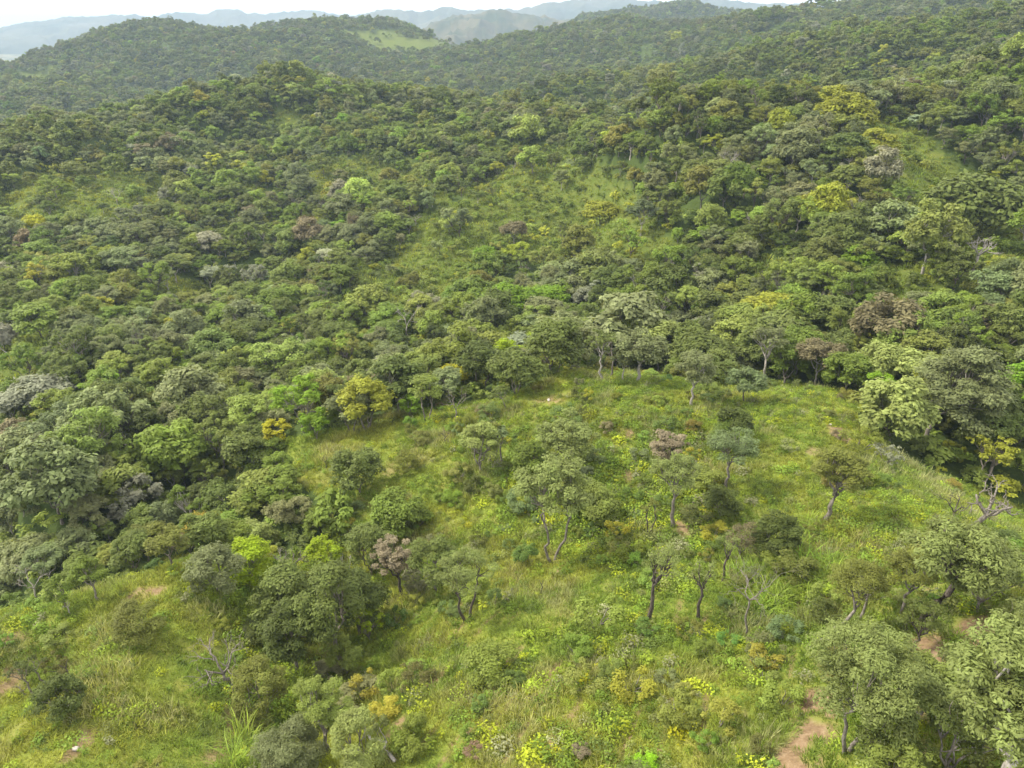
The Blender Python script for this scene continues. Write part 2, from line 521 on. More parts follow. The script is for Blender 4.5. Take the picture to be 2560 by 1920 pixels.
# ---------------------------------------------------------------- bare soil and furrows
SOIL = [  # (u, v) px along each bare streak, half width in metres, strength
    ([(2040, 1735), (2025, 1800), (2005, 1860), (1995, 1930)], 0.85, 1.0), ([(2060, 1750), (2075, 1790)], 0.7, .9), ([(2030, 1790), (2025, 1830)], 1.2, .8),
    ([(2310, 1600), (2320, 1640), (2350, 1670)], 0.9, 1.0), ([(2425, 1555), (2440, 1580)], 1.2, 1.0), ([(2370, 1660), (2440, 1640)], .6, .8),
    ([(375, 1470), (390, 1480)], 1.0, 1.0), ([(335, 1490), (305, 1512)], .6, .9), ([(2, 1740), (20, 1700), (30, 1690)], 1.0, .9), ([(0, 1600), (35, 1585)], .8, .8),
    ([(2075, 1060), (2100, 1085), (2118, 1105)], 1.0, .95), ([(2020, 1120), (2050, 1135)], 0.9, .7), ([(1585, 1075), (1620, 1060)], 1.2, .9), ([(1570, 1175), (1575, 1230), (1565, 1200)], .5, .8),
    ([(1700, 1310), (1712, 1330)], .9, .9), ([(1380, 1000), (1350, 1005)], 1.2, .7), ([(1400, 985), (1375, 995)], 1.0, .6),
    ([(575, 1740), (590, 1790), (560, 1860), (530, 1910)], .5, .7), ([(230, 1830), (215, 1850)], .6, .9), ([(185, 1875), (160, 1900)], .5, .9), ([(960, 1180), (1010, 1170)], 1.2, .5),
    ([(1040, 1120), (1070, 1110)], 1.5, .5), ([(1700, 1250), (1708, 1280)], .7, .8), ([(50, 430 * 4)], .5, .5),
]
ROW0, ROW1 = hit(1050, 1770), hit(1190, 1590)
_rd = (ROW1 - ROW0)[:2] / np.linalg.norm((ROW1 - ROW0)[:2])
FURROWS = [([(1100, 1690), (1150, 1635), (1195, 1580)], .16, 1.0), ([(1130, 1860), (1180, 1820), (1230, 1770)], .14, .8), ([(1330, 1740), (1375, 1690), (1400, 1650)], .14, .9),
           ([(1430, 1790), (1450, 1750)], .2, .8), ([(985, 1830), (1010, 1795)], .2, .9), ([(1355, 1800), (1375, 1770)], .14, .9), ([(1260, 1670), (1300, 1620)], .12, .7),
           ([(1070, 1720), (1085, 1700)], .2, .9), ([(1130, 1900), (1145, 1880)], .2, .7), ([(1040, 1880), (1080, 1830)], .1, .7), ([(1210, 1880), (1260, 1820)], .1, .7)]
_streaks = []
for pts, wd, k in SOIL + [(f, 1.7 * w_, k_) for f, w_, k_ in FURROWS]:
    _streaks.append((np.array([hit(u, v)[:2] for u, v in pts]), wd, k))


def soil_at(x, y):
    s = np.zeros(len(x))
    n = fbm(x / 1.3, y / 1.3, 3, 50)
    for P, wd, k in _streaks:
        lo, hi = P.min(0) - 4 * wd, P.max(0) + 4 * wd
        m = (x > lo[0]) & (x < hi[0]) & (y > lo[1]) & (y < hi[1])
        if not m.any():
            continue
        xm, ym = x[m], y[m]
        d = np.full(len(xm), 1e9)
        for a, b in zip(P[:-1], P[1:]) if len(P) > 1 else [(P[0], P[0] + .01)]:
            ab = b - a
            tt = np.clip(((xm - a[0]) * ab[0] + (ym - a[1]) * ab[1]) / (ab @ ab + 1e-9), 0, 1)
            d = np.minimum(d, np.hypot(xm - a[0] - tt * ab[0], ym - a[1] - tt * ab[1]))
        s[m] = np.maximum(s[m], k * (1 - sstep(.25, 1.5, d / wd / .85 + n[m] * 1.6)))
    # faint old planting rows across the slope below the knoll
    c = (x - ROW0[0]) * _rd[1] - (y - ROW0[1]) * _rd[0] + 0.5 * fbm(x / 5, y / 5, 2, 61)
    R = np.hypot(x, y)
    row = sstep(.72, .97, np.cos(c * 2 * np.pi / 1.9)) * sstep(-.05, .3, fbm(x / 3.5, y / 3.5, 3, 62)) * (1 - sstep(52, 62, R)) * sstep(-9, -5, x)
    bare = sstep(.22, .5, fbm(x / 4.5, y / 4.5, 4, 63)) * .22 * (R < 110)
    return np.maximum(np.maximum(s, row * .75), bare)


# ---------------------------------------------------------------- ground sheet
az = np.concatenate([np.linspace(-1.3, -0.95, 10)[:-1], np.linspace(-0.95, 0.95, 640), np.linspace(0.95, 1.3, 10)[1:]])
rr = np.concatenate([np.geomspace(2, 22, 24)[:-1], np.geomspace(22, 125, 280)[:-1], np.geomspace(125, 2200, 175)[:-1], np.geomspace(2200, 30000, 30)])
AA, RR_ = np.meshgrid(az, rr)
gx, gy = (np.sin(AA) * RR_).ravel(), (np.cos(AA) * RR_).ravel()
gz = height(gx, gy)
gp = np.stack([gx, gy, gz], 1)
g_soil = np.where(np.hypot(gx, gy) < 125, soil_at(gx, gy), 0)
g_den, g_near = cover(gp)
gR = np.hypot(gx, gy)
gz = gz - 0.10 * np.clip(g_soil, 0, 1) * g_near
gp[:, 2] = gz
na, nr = len(az), len(rr)
ii = (np.arange(nr - 1)[:, None] * na + np.arange(na - 1)[None]).ravel()
quads = np.stack([ii, ii + 1, ii + na + 1, ii + na], 1)
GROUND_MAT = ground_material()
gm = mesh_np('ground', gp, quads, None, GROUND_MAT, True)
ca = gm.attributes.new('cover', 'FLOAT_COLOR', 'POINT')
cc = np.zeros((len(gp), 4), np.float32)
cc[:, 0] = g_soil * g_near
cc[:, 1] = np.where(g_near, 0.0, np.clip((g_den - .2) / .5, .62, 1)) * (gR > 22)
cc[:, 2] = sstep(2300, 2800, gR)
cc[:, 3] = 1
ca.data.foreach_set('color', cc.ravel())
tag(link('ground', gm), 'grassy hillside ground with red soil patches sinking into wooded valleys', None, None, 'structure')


# ---------------------------------------------------------------- far hill and mountains
def far_material(name, c0, c1, sc):
    m, t, out = new_mat(name)
    ge = N(t, 'ShaderNodeNewGeometry')
    no = N(t, 'ShaderNodeTexNoise', Scale=sc, Detail=9.0, Roughness=0.62)
    ra = N(t, 'ShaderNodeValToRGB')
    ra.color_ramp.elements[0].position = .4
    ra.color_ramp.elements[1].position = .66
    ra.color_ramp.elements[0].color = (*c0, 1)
    ra.color_ramp.elements[1].color = (*c1, 1)
    bs = N(t, 'ShaderNodeBsdfPrincipled', Roughness=0.95)
    bs.inputs['Specular IOR Level'].default_value = 0.05
    t.links.new(ge.outputs['Position'], no.inputs['Vector'])
    t.links.new(no.outputs['Fac'], ra.inputs['Fac'])
    t.links.new(ra.outputs[0], bs.inputs['Base Color'])
    t.links.new(bs.outputs[0], out.inputs['Surface'])
    return m


def far_range(name, label, crest, R0, depth, mat, rough, seed, nu=260, nv=60):
    us = np.linspace(crest[0][0], crest[-1][0], nu)
    vs = np.interp(us, [c[0] for c in crest], [c[1] for c in crest])
    vs = vs + 0
    pts = []
    base = -165.0
    tt = np.linspace(-1, 1, nv)
    for k in range(nv):
        for u, v in zip(us, vs):
            d = ray(u, v)
            hr = math.hypot(d[0], d[1])
            R = R0 + tt[k] * depth
            zc = R0 * d[2] / hr
            pts.append((d[0] / hr * R, d[1] / hr * R, base + (zc - base) * (1 - abs(tt[k])) ** 0.85))
    pts = np.array(pts)
    s = depth * 0.28
    rg = 1 - 2 * np.abs(fbm(pts[:, 0] / s, pts[:, 1] / s, 5, seed))
    e = np.repeat(1 - np.abs(tt), nu)
    pts[:, 2] += rough * (rg - .6) * np.minimum(1, e * 3) * (0.25 + 0.75 * (1 - e)) * 1.3 + rough * .12 * fbm(pts[:, 0] / s * 6, pts[:, 1] / s * 6, 3, seed + 5) * e
    pts[:, 2] += CAMZ
    ii = (np.arange(nv - 1)[:, None] * nu + np.arange(nu - 1)[None]).ravel()
    q = np.stack([ii, ii + 1, ii + nu + 1, ii + nu], 1)
    o = link(name, mesh_np(name, pts, q, None, mat, True))
    return tag(o, label, None, None, 'structure')


HILLM = far_material('scrubby hillside', (0.040, 0.055, 0.026), (0.12, 0.105, 0.055), 0.008)
MTM = far_material('forested mountainside', (0.04, 0.055, 0.03), (0.10, 0.10, 0.06), 0.002)
far_range('hill', 'blue hazy hill with brown ridges seen through the saddle', [(1000, 118), (1080, 60), (1130, 45), (1180, 38), (1210, 33), (1240, 34), (1262, 33), (1290, 40), (1330, 45), (1360, 42),
          (1390, 50), (1420, 48), (1480, 62), (1560, 110)], 3300, 900, HILLM, 110, 4)
far_range('mountains', 'pale blue mountain range on the horizon', [(-160, 130), (-40, 84), (60, 58), (140, 50), (160, 42), (190, 40), (230, 38), (270, 32), (330, 27), (345, 33), (370, 44), (385, 42), (420, 34), (437, 29), (455, 35), (520, 33),
          (540, 26), (600, 27), (620, 34), (680, 33), (760, 28), (820, 30), (880, 36), (960, 30), (1000, 33), (1100, 44)], 6200, 1100, MTM, 80, 14)
far_range('mountains', 'taller blue mountains with rounded tops beyond the saddle', [(820, 60), (900, 34), (960, 24), (1000, 26), (1030, 28), (1070, 16), (1100, 15), (1130, 19), (1180, 28), (1260, 24), (1330, 18),
          (1370, 6), (1400, 8), (1440, 0), (1500, -2), (1560, -4), (1620, 6), (1760, -6), (1900, 10), (2100, 14)], 5200, 900, MTM, 80, 24)


# ---------------------------------------------------------------- plant shapes
def tube_arrays(paths, sides=6):
    V, Q, T = [], [], []
    n = 0
    for pts, rad in paths:
        pts = np.asarray(pts, float)
        tan = np.gradient(pts, axis=0)
        tan /= np.linalg.norm(tan, axis=1)[:, None] + 1e-9
        ref = np.where(np.abs(tan[:, 2:3]) > .9, np.array([[1., 0, 0]]), np.array([[0, 0, 1.]]))
        s = np.cross(tan, ref)
        s /= np.linalg.norm(s, axis=1)[:, None] + 1e-9
        b = np.cross(s, tan)
        a = np.arange(sides) * 2 * np.pi / sides
        ring = pts[:, None, :] + (s[:, None, :] * np.cos(a)[None, :, None] + b[:, None, :] * np.sin(a)[None, :, None]) * np.asarray(rad)[:, None, None]
        k = len(pts)
        V.append(ring.reshape(-1, 3))
        for i in range(k - 1):
            for j in range(sides):
                j2 = (j + 1) % sides
                Q.append((n + i * sides + j, n + i * sides + j2, n + (i + 1) * sides + j2, n + (i + 1) * sides + j))
        V.append(pts[-1:] + tan[-1:] * rad[-1] * .6)
        tip = n + k * sides
        for j in range(sides):
            T.append((n + (k - 1) * sides + j, n + (k - 1) * sides + (j + 1) % sides, tip))
        n += k * sides + 1
    return np.concatenate(V), np.array(Q), np.array(T)


def tube_mesh(name, paths, mat, sides=6):
    v, q, t = tube_arrays(paths, sides)
    return mesh_np(name, v, q, t, mat, True)


def wobble(a, b, n, amp, r, sag=0.0):
    t = np.linspace(0, 1, n)[:, None]
    p = np.asarray(a) * (1 - t) + np.asarray(b) * t
    L_ = np.linalg.norm(np.asarray(b) - np.asarray(a))
    off = r.normal(0, amp * L_, (n, 3))
    off[0] = off[-1] = 0
    p = p + off
    p[:, 2] += sag * L_ * np.sin(np.pi * t[:, 0])
    return p


def leaf_quads(pos, nor, size, r, aspect=0.5):
    n = len(pos)
    t = r.normal(size=(n, 3))
    t -= (t * nor).sum(1)[:, None] * nor
    t /= np.linalg.norm(t, axis=1)[:, None] + 1e-9
    b = np.cross(nor, t)
    L_ = size * np.clip(np.exp(r.normal(.02, .32, n)), .45, 1.9)[:, None]
    W = L_ * aspect
    v = np.stack([pos - t * L_ * .5, pos + b * W * .5 - t * L_ * .05, pos + t * L_ * .5 - nor * L_ * .12, pos - b * W * .5 - t * L_ * .05], 1)
    return v.reshape(-1, 3), np.arange(n * 4).reshape(n, 4)


def crown_clumps(w, h, base, style, r, k):
    """centres and radii of the foliage clumps of a crown of width w between heights base and h"""
    rw, ch = w / 2, h - base
    C, S = [], []
    if style == 'round':
        for i in range(k):
            z = r.uniform(-.45, 1.0)
            a = r.uniform(0, 2 * np.pi)
            m = r.uniform(.62, .86)
            rr_ = math.sqrt(max(0, 1 - z * z)) if z > 0 else math.sqrt(1 - z * z * .6)
            C.append((math.cos(a) * rr_ * rw * m, math.sin(a) * rr_ * rw * m, base + ch * (.45 + .43 * z * m / .8)))
            s = rw * r.uniform(.17, .38)
            S.append((s, s * .68))
    elif style == 'umbrella':
        for i in range(k):
            q = math.sqrt(r.uniform(0.0, 1))
            a = r.uniform(0, 2 * np.pi)
            z = h - ch * (.18 + .58 * q * q) + r.normal(0, .06) * ch
            if r.random() < .25:
                z -= ch * .25
            C.append((math.cos(a) * q * rw * .86, math.sin(a) * q * rw * .86, z))
            s = rw * r.uniform(.15, .32)
            S.append((s, s * .48))
    else:  # sparse
        for i in range(k):
            z = r.uniform(-.6, 1.0)
            a = r.uniform(0, 2 * np.pi)
            m = r.uniform(.35, .9)
            rr_ = math.sqrt(max(0.05, 1 - z * z))
            C.append((math.cos(a) * rr_ * rw * m, math.sin(a) * rr_ * rw * m, base + ch * (.5 + .45 * z * m)))
            s = rw * r.uniform(.11, .24)
            S.append((s, s * .6))
    return np.array(C), np.array(S)


def crown_mesh(name, C, S, leaf, r, fill=1.0, mat=None, upbias=.75, aspect=.5, cap=8500):
    P, NN = [], []
    total = (fill * 1.5 * 4 * np.pi / 3 * S[:, 0] * (S[:, 0] + 2 * S[:, 1]) / (leaf * leaf * .45)).sum()
    if total > cap:
        leaf *= math.sqrt(total / cap)
    for c, (s, sz) in zip(C, S):
        area = 4 * np.pi * s * (s + 2 * sz) / 3
        n = max(8, int(fill * 1.5 * area / (leaf * leaf * .45)))
        d = r.normal(size=(n, 3))
        d /= np.linalg.norm(d, axis=1)[:, None]
        low = d[:, 2] < -.15
        d[low & (r.random(n) < .6), 2] *= -1
        m = r.uniform(.62, 1.05, n)
        m = np.where(r.random(n) < .17, m * r.uniform(1.0, 1.42, n), m)
        # sub-lumps so that a clump is not a smooth ball
        q = vnoise(d[:, 0] * 2.3 + c[0] * 3.1, d[:, 1] * 2.3 + d[:, 2] * 2.7 + c[1] * 2.3, 7)
        m = m * (1 + .30 * q)
        P.append(c + d * np.array([s, s, sz]) * m[:, None])
        nn = d * np.array([1, 1, s / sz]) * .8
        nn[:, 2] += upbias
        nn += r.normal(0, .27, (n, 3))
        NN.append(nn / np.linalg.norm(nn, axis=1)[:, None])
    P, NN = np.concatenate(P), np.concatenate(NN)
    v, q = leaf_quads(P, NN, leaf, r, aspect)
    return mesh_np(name, v, q, None, mat or LEAF, False)


def skeleton(C, h, base, r, rad, lean=(0, 0), nmain=4, stems=1, fork=None, twigs=True):
    """trunk path and, for each main limb, the limb with its twigs running to the clumps"""
    fz = fork if fork is not None else base * r.uniform(.75, 1.0)
    trunks, limbs = [], []
    tops = []
    for s in range(stems):
        a = 2 * np.pi * s / stems + r.uniform(0, 1)
        sp = 0 if stems == 1 else h * .13
        top = np.array([lean[0] + math.cos(a) * sp, lean[1] + math.sin(a) * sp * .4, fz])
        foot = np.array([0, 0, -.35]) if stems == 1 else np.array([math.cos(a) * rad * 1.1, math.sin(a) * rad * .5, -.35])
        p = wobble(foot, top, 6, .03, r)
        rr_ = np.linspace(rad * 1.15, rad * .66, 6) * (1 if stems == 1 else .8)
        rr_[0] *= 1.35
        trunks.append((p, rr_))
        tops.append(top)
    ang = np.arctan2(C[:, 1], C[:, 0])
    order = np.argsort(ang)
    for grp in np.array_split(order, max(1, min(nmain, len(order)))):
        cen = C[grp].mean(0)
        top = min(tops, key=lambda q: np.linalg.norm(q - cen))
        mid = top + (cen - top) * .62
        mid[2] = top[2] + (cen[2] - top[2]) * .5
        paths = [(wobble(top - np.array([0, 0, .05]), mid, 5, .06, r, -.03), np.linspace(rad * .62, rad * .34, 5))]
        for g in grp if twigs else grp[:3]:
            e = C[g]
            paths.append((wobble(mid, e, 4, .06, r), np.linspace(rad * .32, rad * .09, 4)))
        limbs.append(paths)
    return trunks, limbs


def bare_paths(h, r, rad, depth=5, spread=.55, lean=(0, 0), trunk_part=.38):
    """a leafless tree: the trunk, then one list of paths for each main limb"""
    top = np.array([lean[0], lean[1], h * trunk_part])
    trunk = [(wobble((0, 0, -.3), top, 6, .035, r), np.linspace(rad * 1.2, rad * .72, 6))]
    limbs = []

    def grow(p, d, L_, rd, lev, out):
        d = d / np.linalg.norm(d)
        e = p + d * L_
        out.append((wobble(p, e, 4, .06, r), np.linspace(rd, rd * .6, 4)))
        if lev <= 0:
            return
        for _ in range(r.integers(2, 4)):
            nd = d + r.normal(0, spread, 3)
            nd[2] += .15
            s = p + (e - p) * r.uniform(.55, 1.0)
            grow(s, nd, L_ * r.uniform(.5, .8), rd * .55, lev - 1, out)
    n = r.integers(3, 5)
    a0 = r.uniform(0, 6)
    for k in range(n):
        a = a0 + 2 * np.pi * k / n
        out = []
        grow(top - np.array([0, 0, .03]), np.array([math.cos(a) * spread, math.sin(a) * spread, .8]) + np.array([*lean, 0]) / h, h * .27, rad * .6, depth - 2, out)
        limbs.append(out)
    return trunk, limbs


def leaf_size(R):
    return float(np.clip(R * 0.0030, 0.12, 0.36))


USED = []          # every standing plant: what labels are read from


def note(o, p, w, h, colour, shape, label=None, short=None):
    q = project(np.array(p) + np.array([0, 0, h * .55]))[0]
    USED.append(dict(o=o, u=q[0], v=q[1], d=q[2], w=w, h=h, colour=colour, shape=shape, label=label, short=short, p=np.array(p)))


def make_tree(name, p, w, h, colour, style='round', base=.35, leaf=None, fill=1.0, clumps=None, bark='grey', rad=None, lean=(0, 0), stems=1, nmain=4,
              fork=None, seed=0, cat='tree', label=None, short=None, shape=None, cname='', rotz=0.0, group=None, offset=(0, 0)):
    r = np.random.default_rng(seed)
    R = math.hypot(p[0], p[1])
    leaf = leaf or leaf_size(R)
    k = int(1.5 * (clumps or np.clip(10 + w * 2.2, 12, 44)))
    C, S = crown_clumps(w, h, h * base, style, r, k)
    C = C + np.array([lean[0] + offset[0], lean[1] + offset[1], 0])
    rad = rad or max(.07, .022 * h)
    root = link(name, None, None, tuple(p))
    root.empty_display_size = .3
    root.rotation_euler = (0, 0, rotz)
    trunks, limbs = skeleton(C, h, h * base, r, rad, lean, nmain, stems, None if fork is None else fork * h)
    for tp in trunks:
        link('trunk', tube_mesh('trunk', [tp], BARK[bark], 7), root)
    for lp in limbs:
        link('limb', tube_mesh('limb', lp, BARK[bark], 5), root)
    c = link('crown', crown_mesh('crown', C, S, leaf, r, fill * (.6 if style == 'sparse' else .85) * (1.25 if R < 48 else 1), None, .75 if R > 48 else .55, .5 if R > 48 else .38, 34000 if R < 38 else 24000 if w > 9 and R < 100 else 12000 if R < 60 else 8500), root)
    c['tint'] = [float(x) for x in colour]
    tag(root, label, cat, group)
    note(root, p, w, h, cname, shape or style, label, short)
    return root


def make_bare(name, p, h, bark='pale', seed=0, depth=5, spread=.55, lean=(0, 0), rad=None, label=None, short=None, cat='bare tree', group=None, leaves=None, trunk_part=.38):
    r = np.random.default_rng(seed)
    rad = rad or max(.05, .02 * h)
    root = link(name, None, None, tuple(p))
    root.empty_display_size = .3
    trunk, limbs = bare_paths(h, r, rad, depth, spread, lean, trunk_part)
    link('trunk', tube_mesh('trunk', trunk, BARK[bark], 7), root)
    for lp in limbs:
        link('limb', tube_mesh('limb', lp, BARK[bark], 4), root)
    if leaves:
        tips = np.array([q[0][-1] for lp in limbs for q in lp])
        pick = tips[r.random(len(tips)) < leaves[1]]
        if len(pick):
            c = link('crown', crown_mesh('crown', pick, np.tile((h * .06, h * .04), (len(pick), 1)), leaf_size(math.hypot(p[0], p[1])), r, .7), root)
            c['tint'] = [float(x) for x in leaves[0]]
    tag(root, label, cat, group)
    note(root, p, h * .6, h, 'bare', 'bare', label, short)
    return root


# foliage colours as they are in even light (linear)
GREEN = {
    'dark green': (0.085, 0.110, 0.026), 'dull green': (0.120, 0.152, 0.036), 'olive': (0.155, 0.172, 0.036), 'grey-green': (0.158, 0.182, 0.074),
    'silvery': (0.215, 0.230, 0.150), 'fresh green': (0.138, 0.190, 0.030), 'light green': (0.185, 0.232, 0.048), 'bright green': (0.150, 0.245, 0.020),
    'lime': (0.250, 0.340, 0.016), 'yellow-green': (0.240, 0.258, 0.030), 'yellow': (0.370, 0.365, 0.022), 'orange-yellow': (0.30, 0.245, 0.036),
    'soft green': (0.175, 0.212, 0.062), 'brownish': (0.170, 0.150, 0.078), 'tan': (0.235, 0.200, 0.128), 'pale yellow-green': (0.240, 0.285, 0.080),
    'blue-green': (0.140, 0.185, 0.074),
}


# ---------------------------------------------------------------- trees one can single out
def place(u, v, wpx, hpx, rmin=8.0):
    p = hit(u, v, rmin)
    q = project(p)[0]
    el = math.atan2(CAMZ - p[2], math.hypot(p[0], p[1]))
    return p, wpx * q[2] / F, hpx * q[2] / F / max(.45, math.cos(el))


SEED = [100]


def T(u, v, wpx, hpx, cname, style, label, short, name='broadleaf_tree', **kw):
    p, w, h = place(u, v, wpx, hpx, kw.pop('rmin', 8.0))
    SEED[0] += 1
    kw.setdefault('seed', SEED[0])
    lp = kw.pop('leanpx', None)
    if lp:
        kw['lean'] = (lp * w / wpx, kw.pop('leany', 0.0))
    kw.pop('leany', None)
    op = kw.pop('offpx', None)
    if op:
        kw['offset'] = (op * w / wpx, 0)
    return make_tree(name, p, w, h, GREEN[cname], style, cname=cname, label=label, short=short, **kw)


def B(u, v, hpx, label, short, bark='pale', name='bare_tree', **kw):
    p, w, h = place(u, v, hpx, hpx, kw.pop('rmin', 8.0))
    SEED[0] += 1
    kw.setdefault('seed', SEED[0])
    lp = kw.pop('leanpx', None)
    if lp:
        kw['lean'] = (lp * h / hpx, 0)
    return make_bare(name, p, h, bark, label=label, short=short, **kw)


# along the edge of the left clearing and the ravine behind it
T(696, 1106, 76, 58, 'yellow', 'umbrella', 'flat-topped vivid yellow-green tree at the upper left edge of the grassy clearing', 'the flat-topped yellow tree', base=.5, clumps=16, name='flat_topped_tree')
T(793, 1098, 72, 66, 'bright green', 'round', 'vivid green bushy tree beside the flat-topped yellow tree at the edge of the clearing', 'the vivid green edge tree', base=.15)
T(920, 1075, 125, 120, 'yellow-green', 'round', 'olive-yellow domed tree with several thin trunks at the edge of the middle clearing', 'the olive-yellow domed tree', base=.35, stems=3)
T(880, 1080, 110, 95, 'grey-green', 'round', 'grey-green tree standing in front of the olive-yellow domed tree', 'the grey-green edge tree', base=.3, stems=2)
T(1025, 1045, 52, 60, 'bright green', 'round', 'small vivid green tree right of the olive-yellow domed tree at the meadow edge', 'the small vivid green tree', base=.15)
T(1068, 1050, 85, 110, 'light green', 'round', 'light green slender-trunked tree just right of the small vivid green tree', 'the slender light green tree', base=.4, stems=2)
T(1138, 985, 70, 80, 'yellow', 'round', 'golden yellow-green crown among the dark trees at the clearing edge', 'the golden crown', base=.3)
T(1270, 940, 115, 95, 'lime', 'umbrella', 'large lime yellow tree crown glowing in front of the ridge trees', 'the large lime crown', base=.3, fill=1.2)
T(1345, 905, 70, 80, 'lime', 'round', 'narrow lime green tree right behind the large lime crown', 'the narrow lime tree', base=.3)
T(1205, 975, 120, 115, 'dark green', 'round', 'dark grey-green tree with visible limbs below the golden crown', 'the dark limbed edge tree', base=.35, stems=2)
T(1385, 935, 150, 130, 'dull green', 'round', 'broad dull green tree on the skyline end of the grass crest', 'the broad crest-end tree', base=.25, stems=2)
T(1290, 985, 130, 105, 'dull green', 'round', 'shadowy dull green tree overhanging the purple-brown grass edge of the crest', 'the overhanging edge tree', base=.35, stems=3)
T(1268, 1022, 66, 56, 'dull green', 'umbrella', 'small umbrella-shaped tree leaning over the top of the grassy clearing', 'the small leaning umbrella tree', base=.5, clumps=12, leanpx=-12, name='umbrella_tree')
B(1141, 1060, 92, 'tall thin bare tree with drooping dead twigs standing on the clearing edge', 'the thin bare edge tree', 'grey', spread=.4)
B(1114, 1110, 58, 'two-pronged dead sapling alone on the grass of the middle clearing', 'the two-pronged dead sapling', 'dark', depth=3, spread=.5, trunk_part=.3)
B(816, 1170, 40, 'short dead stick tree on the left side of the middle clearing', 'the short dead stick', 'dark', depth=3)
T(630, 1458, 122, 108, 'lime', 'round', 'brilliant lime green rounded tree on the left spur beside a grey-green bush', 'the brilliant lime tree', base=.05, fill=1.3, leaf=.15)
T(548, 1484, 134, 112, 'grey-green', 'round', 'grey-green bushy tree pressed against the brilliant lime tree', 'the grey-green bushy tree', base=.05, leaf=.13)
T(525, 1382, 105, 92, 'orange-yellow', 'round', 'orange-yellow turning tree at the forest edge above the left spur', 'the orange-yellow tree', base=.3, leaf=.15)
T(480, 1392, 80, 70, 'brownish', 'round', 'brownish twiggy tree left of the orange-yellow tree', 'the brownish twiggy tree', base=.2, fill=.6)
T(640, 1395, 120, 80, 'pale yellow-green', 'round', 'pale-flowered tree just above the brilliant lime tree', 'the pale-flowered tree', base=.2)
T(812, 1420, 92, 76, 'lime', 'umbrella', 'lime yellow tree with layered branches at the head of the gully', 'the layered lime tree', base=.3, stems=3, clumps=18)
B(739, 1456, 96, 'slim dead tree with fine grey twigs right of the brilliant lime tree', 'the slim dead tree', 'grey')
B(706, 1425, 60, 'silver-grey tangle of dead branches behind the slim dead tree', 'the silver dead tangle', 'pale', spread=.8)
B(101, 1512, 112, 'white bare tree with forked branches at the foot of the left forest', 'the white bare tree', 'pale', spread=.5)
B(175, 1535, 45, 'thin white sapling trunk right of the white bare tree', 'the thin white sapling', 'pale', depth=3)
T(245, 1500, 85, 105, 'fresh green', 'round', 'fresh green tree with thin trunk beside the grassy skyline of the left spur', 'the fresh green skyline tree', base=.35)
T(165, 1520, 70, 90, 'fresh green', 'round', 'small fresh green tree between the white bare tree and the left spur', 'the small spur-edge tree', base=.2)
T(30, 1515, 120, 130, 'fresh green', 'round', 'bright feathery tree in the corner where the forest meets the left spur', 'the feathery corner tree', base=.2)
T(345, 1440, 110, 110, 'dull green', 'round', 'dull green shrubby tree behind the skyline of the left spur', 'the skyline shrubby tree', base=.2)
T(430, 1415, 100, 105, 'olive', 'round', 'olive tree rising behind the highest point of the left spur', 'the olive spur-top tree', base=.25)
# the gully thicket
T(746, 1688, 140, 155, 'dark green', 'round', 'dark glossy round-crowned tree at the foot of the gully thicket', 'the dark glossy gully tree', base=.33, bark='grey', leaf=.14, fill=1.2)
T(848, 1664, 165, 230, 'dull green', 'round', 'tall dull green tree with a straight bare trunk in the gully thicket', 'the tall gully tree', base=.3, bark='grey', leaf=.13)
T(730, 1590, 175, 150, 'dull green', 'round', 'broad grey-green tree on the upper left side of the gully thicket', 'the broad gully tree', base=.15, leaf=.13)
T(900, 1590, 150, 150, 'dark green', 'round', 'dark dense tree on the right flank of the gully thicket', 'the dense gully tree', base=.15, leaf=.13)
T(924, 1600, 95, 95, 'lime', 'sparse', 'yellow-green large-leaved sapling at the right edge of the gully thicket', 'the large-leaved sapling', base=.1, leaf=.2, fill=1.0, clumps=22)
T(870, 1690, 85, 90, 'light green', 'round', 'small light green tree below the large-leaved sapling', 'the small light gully tree', base=.1, leaf=.16)
T(1000, 1490, 112, 150, 'tan', 'sparse', 'pinkish tan seeding tree rising from the gully below the clearing', 'the pinkish tan gully tree', base=.35, bark='dark', fill=1.3, clumps=26, offpx=-10)
T(1090, 1480, 130, 125, 'dull green', 'round', 'round green tree on the right shoulder of the pinkish tan gully tree', 'the gully shoulder tree', base=.2, leaf=.13)
T(930, 1440, 130, 120, 'dull green', 'round', 'dull green tree left of the pinkish tan gully tree', 'the left gully tree', base=.15, leaf=.13)
T(1000, 1330, 150, 90, 'fresh green', 'round', 'wide fresh green thicket tree above the pinkish tan gully tree', 'the wide thicket tree', base=.05, leaf=.15)
B(905, 1450, 70, 'leaning pale dead stem inside the gully trees', 'the pale dead gully stem', 'pale', leanpx=-20, depth=4)
# shrubs and small trees of the middle slope
T(900, 1232, 130, 112, 'dull green', 'round', 'dome-shaped dull green tree standing alone below the left clearing', 'the lone domed tree', base=.08, leaf=.13)
T(1200, 1180, 95, 125, 'pale yellow-green', 'round', 'pale feathery blossoming tree at the centre of the slope', 'the pale feathery tree', base=.15, leaf=.14)
T(1252, 1152, 60, 90, 'blue-green', 'sparse', 'slim blue-green tree with a thin straight trunk beside the pale feathery tree', 'the slim blue-green tree', base=.55, clumps=14)
T(1233, 1150, 70, 100, 'olive', 'sparse', 'twin-stemmed thin tree between the pale feathery tree and the slim blue-green tree', 'the twin-stemmed thin tree', base=.55, stems=2, clumps=14)
T(1416, 1195, 175, 150, 'soft green', 'sparse', 'wide airy grey-green tree with dark trunk in the middle of the slope', 'the wide airy tree', base=.35, bark='dark', clumps=36, leaf=.12)
T(1320, 1180, 110, 70, 'fresh green', 'round', 'low fresh green bush tree left of the wide airy tree', 'the low fresh bush tree', base=.03, leaf=.14)
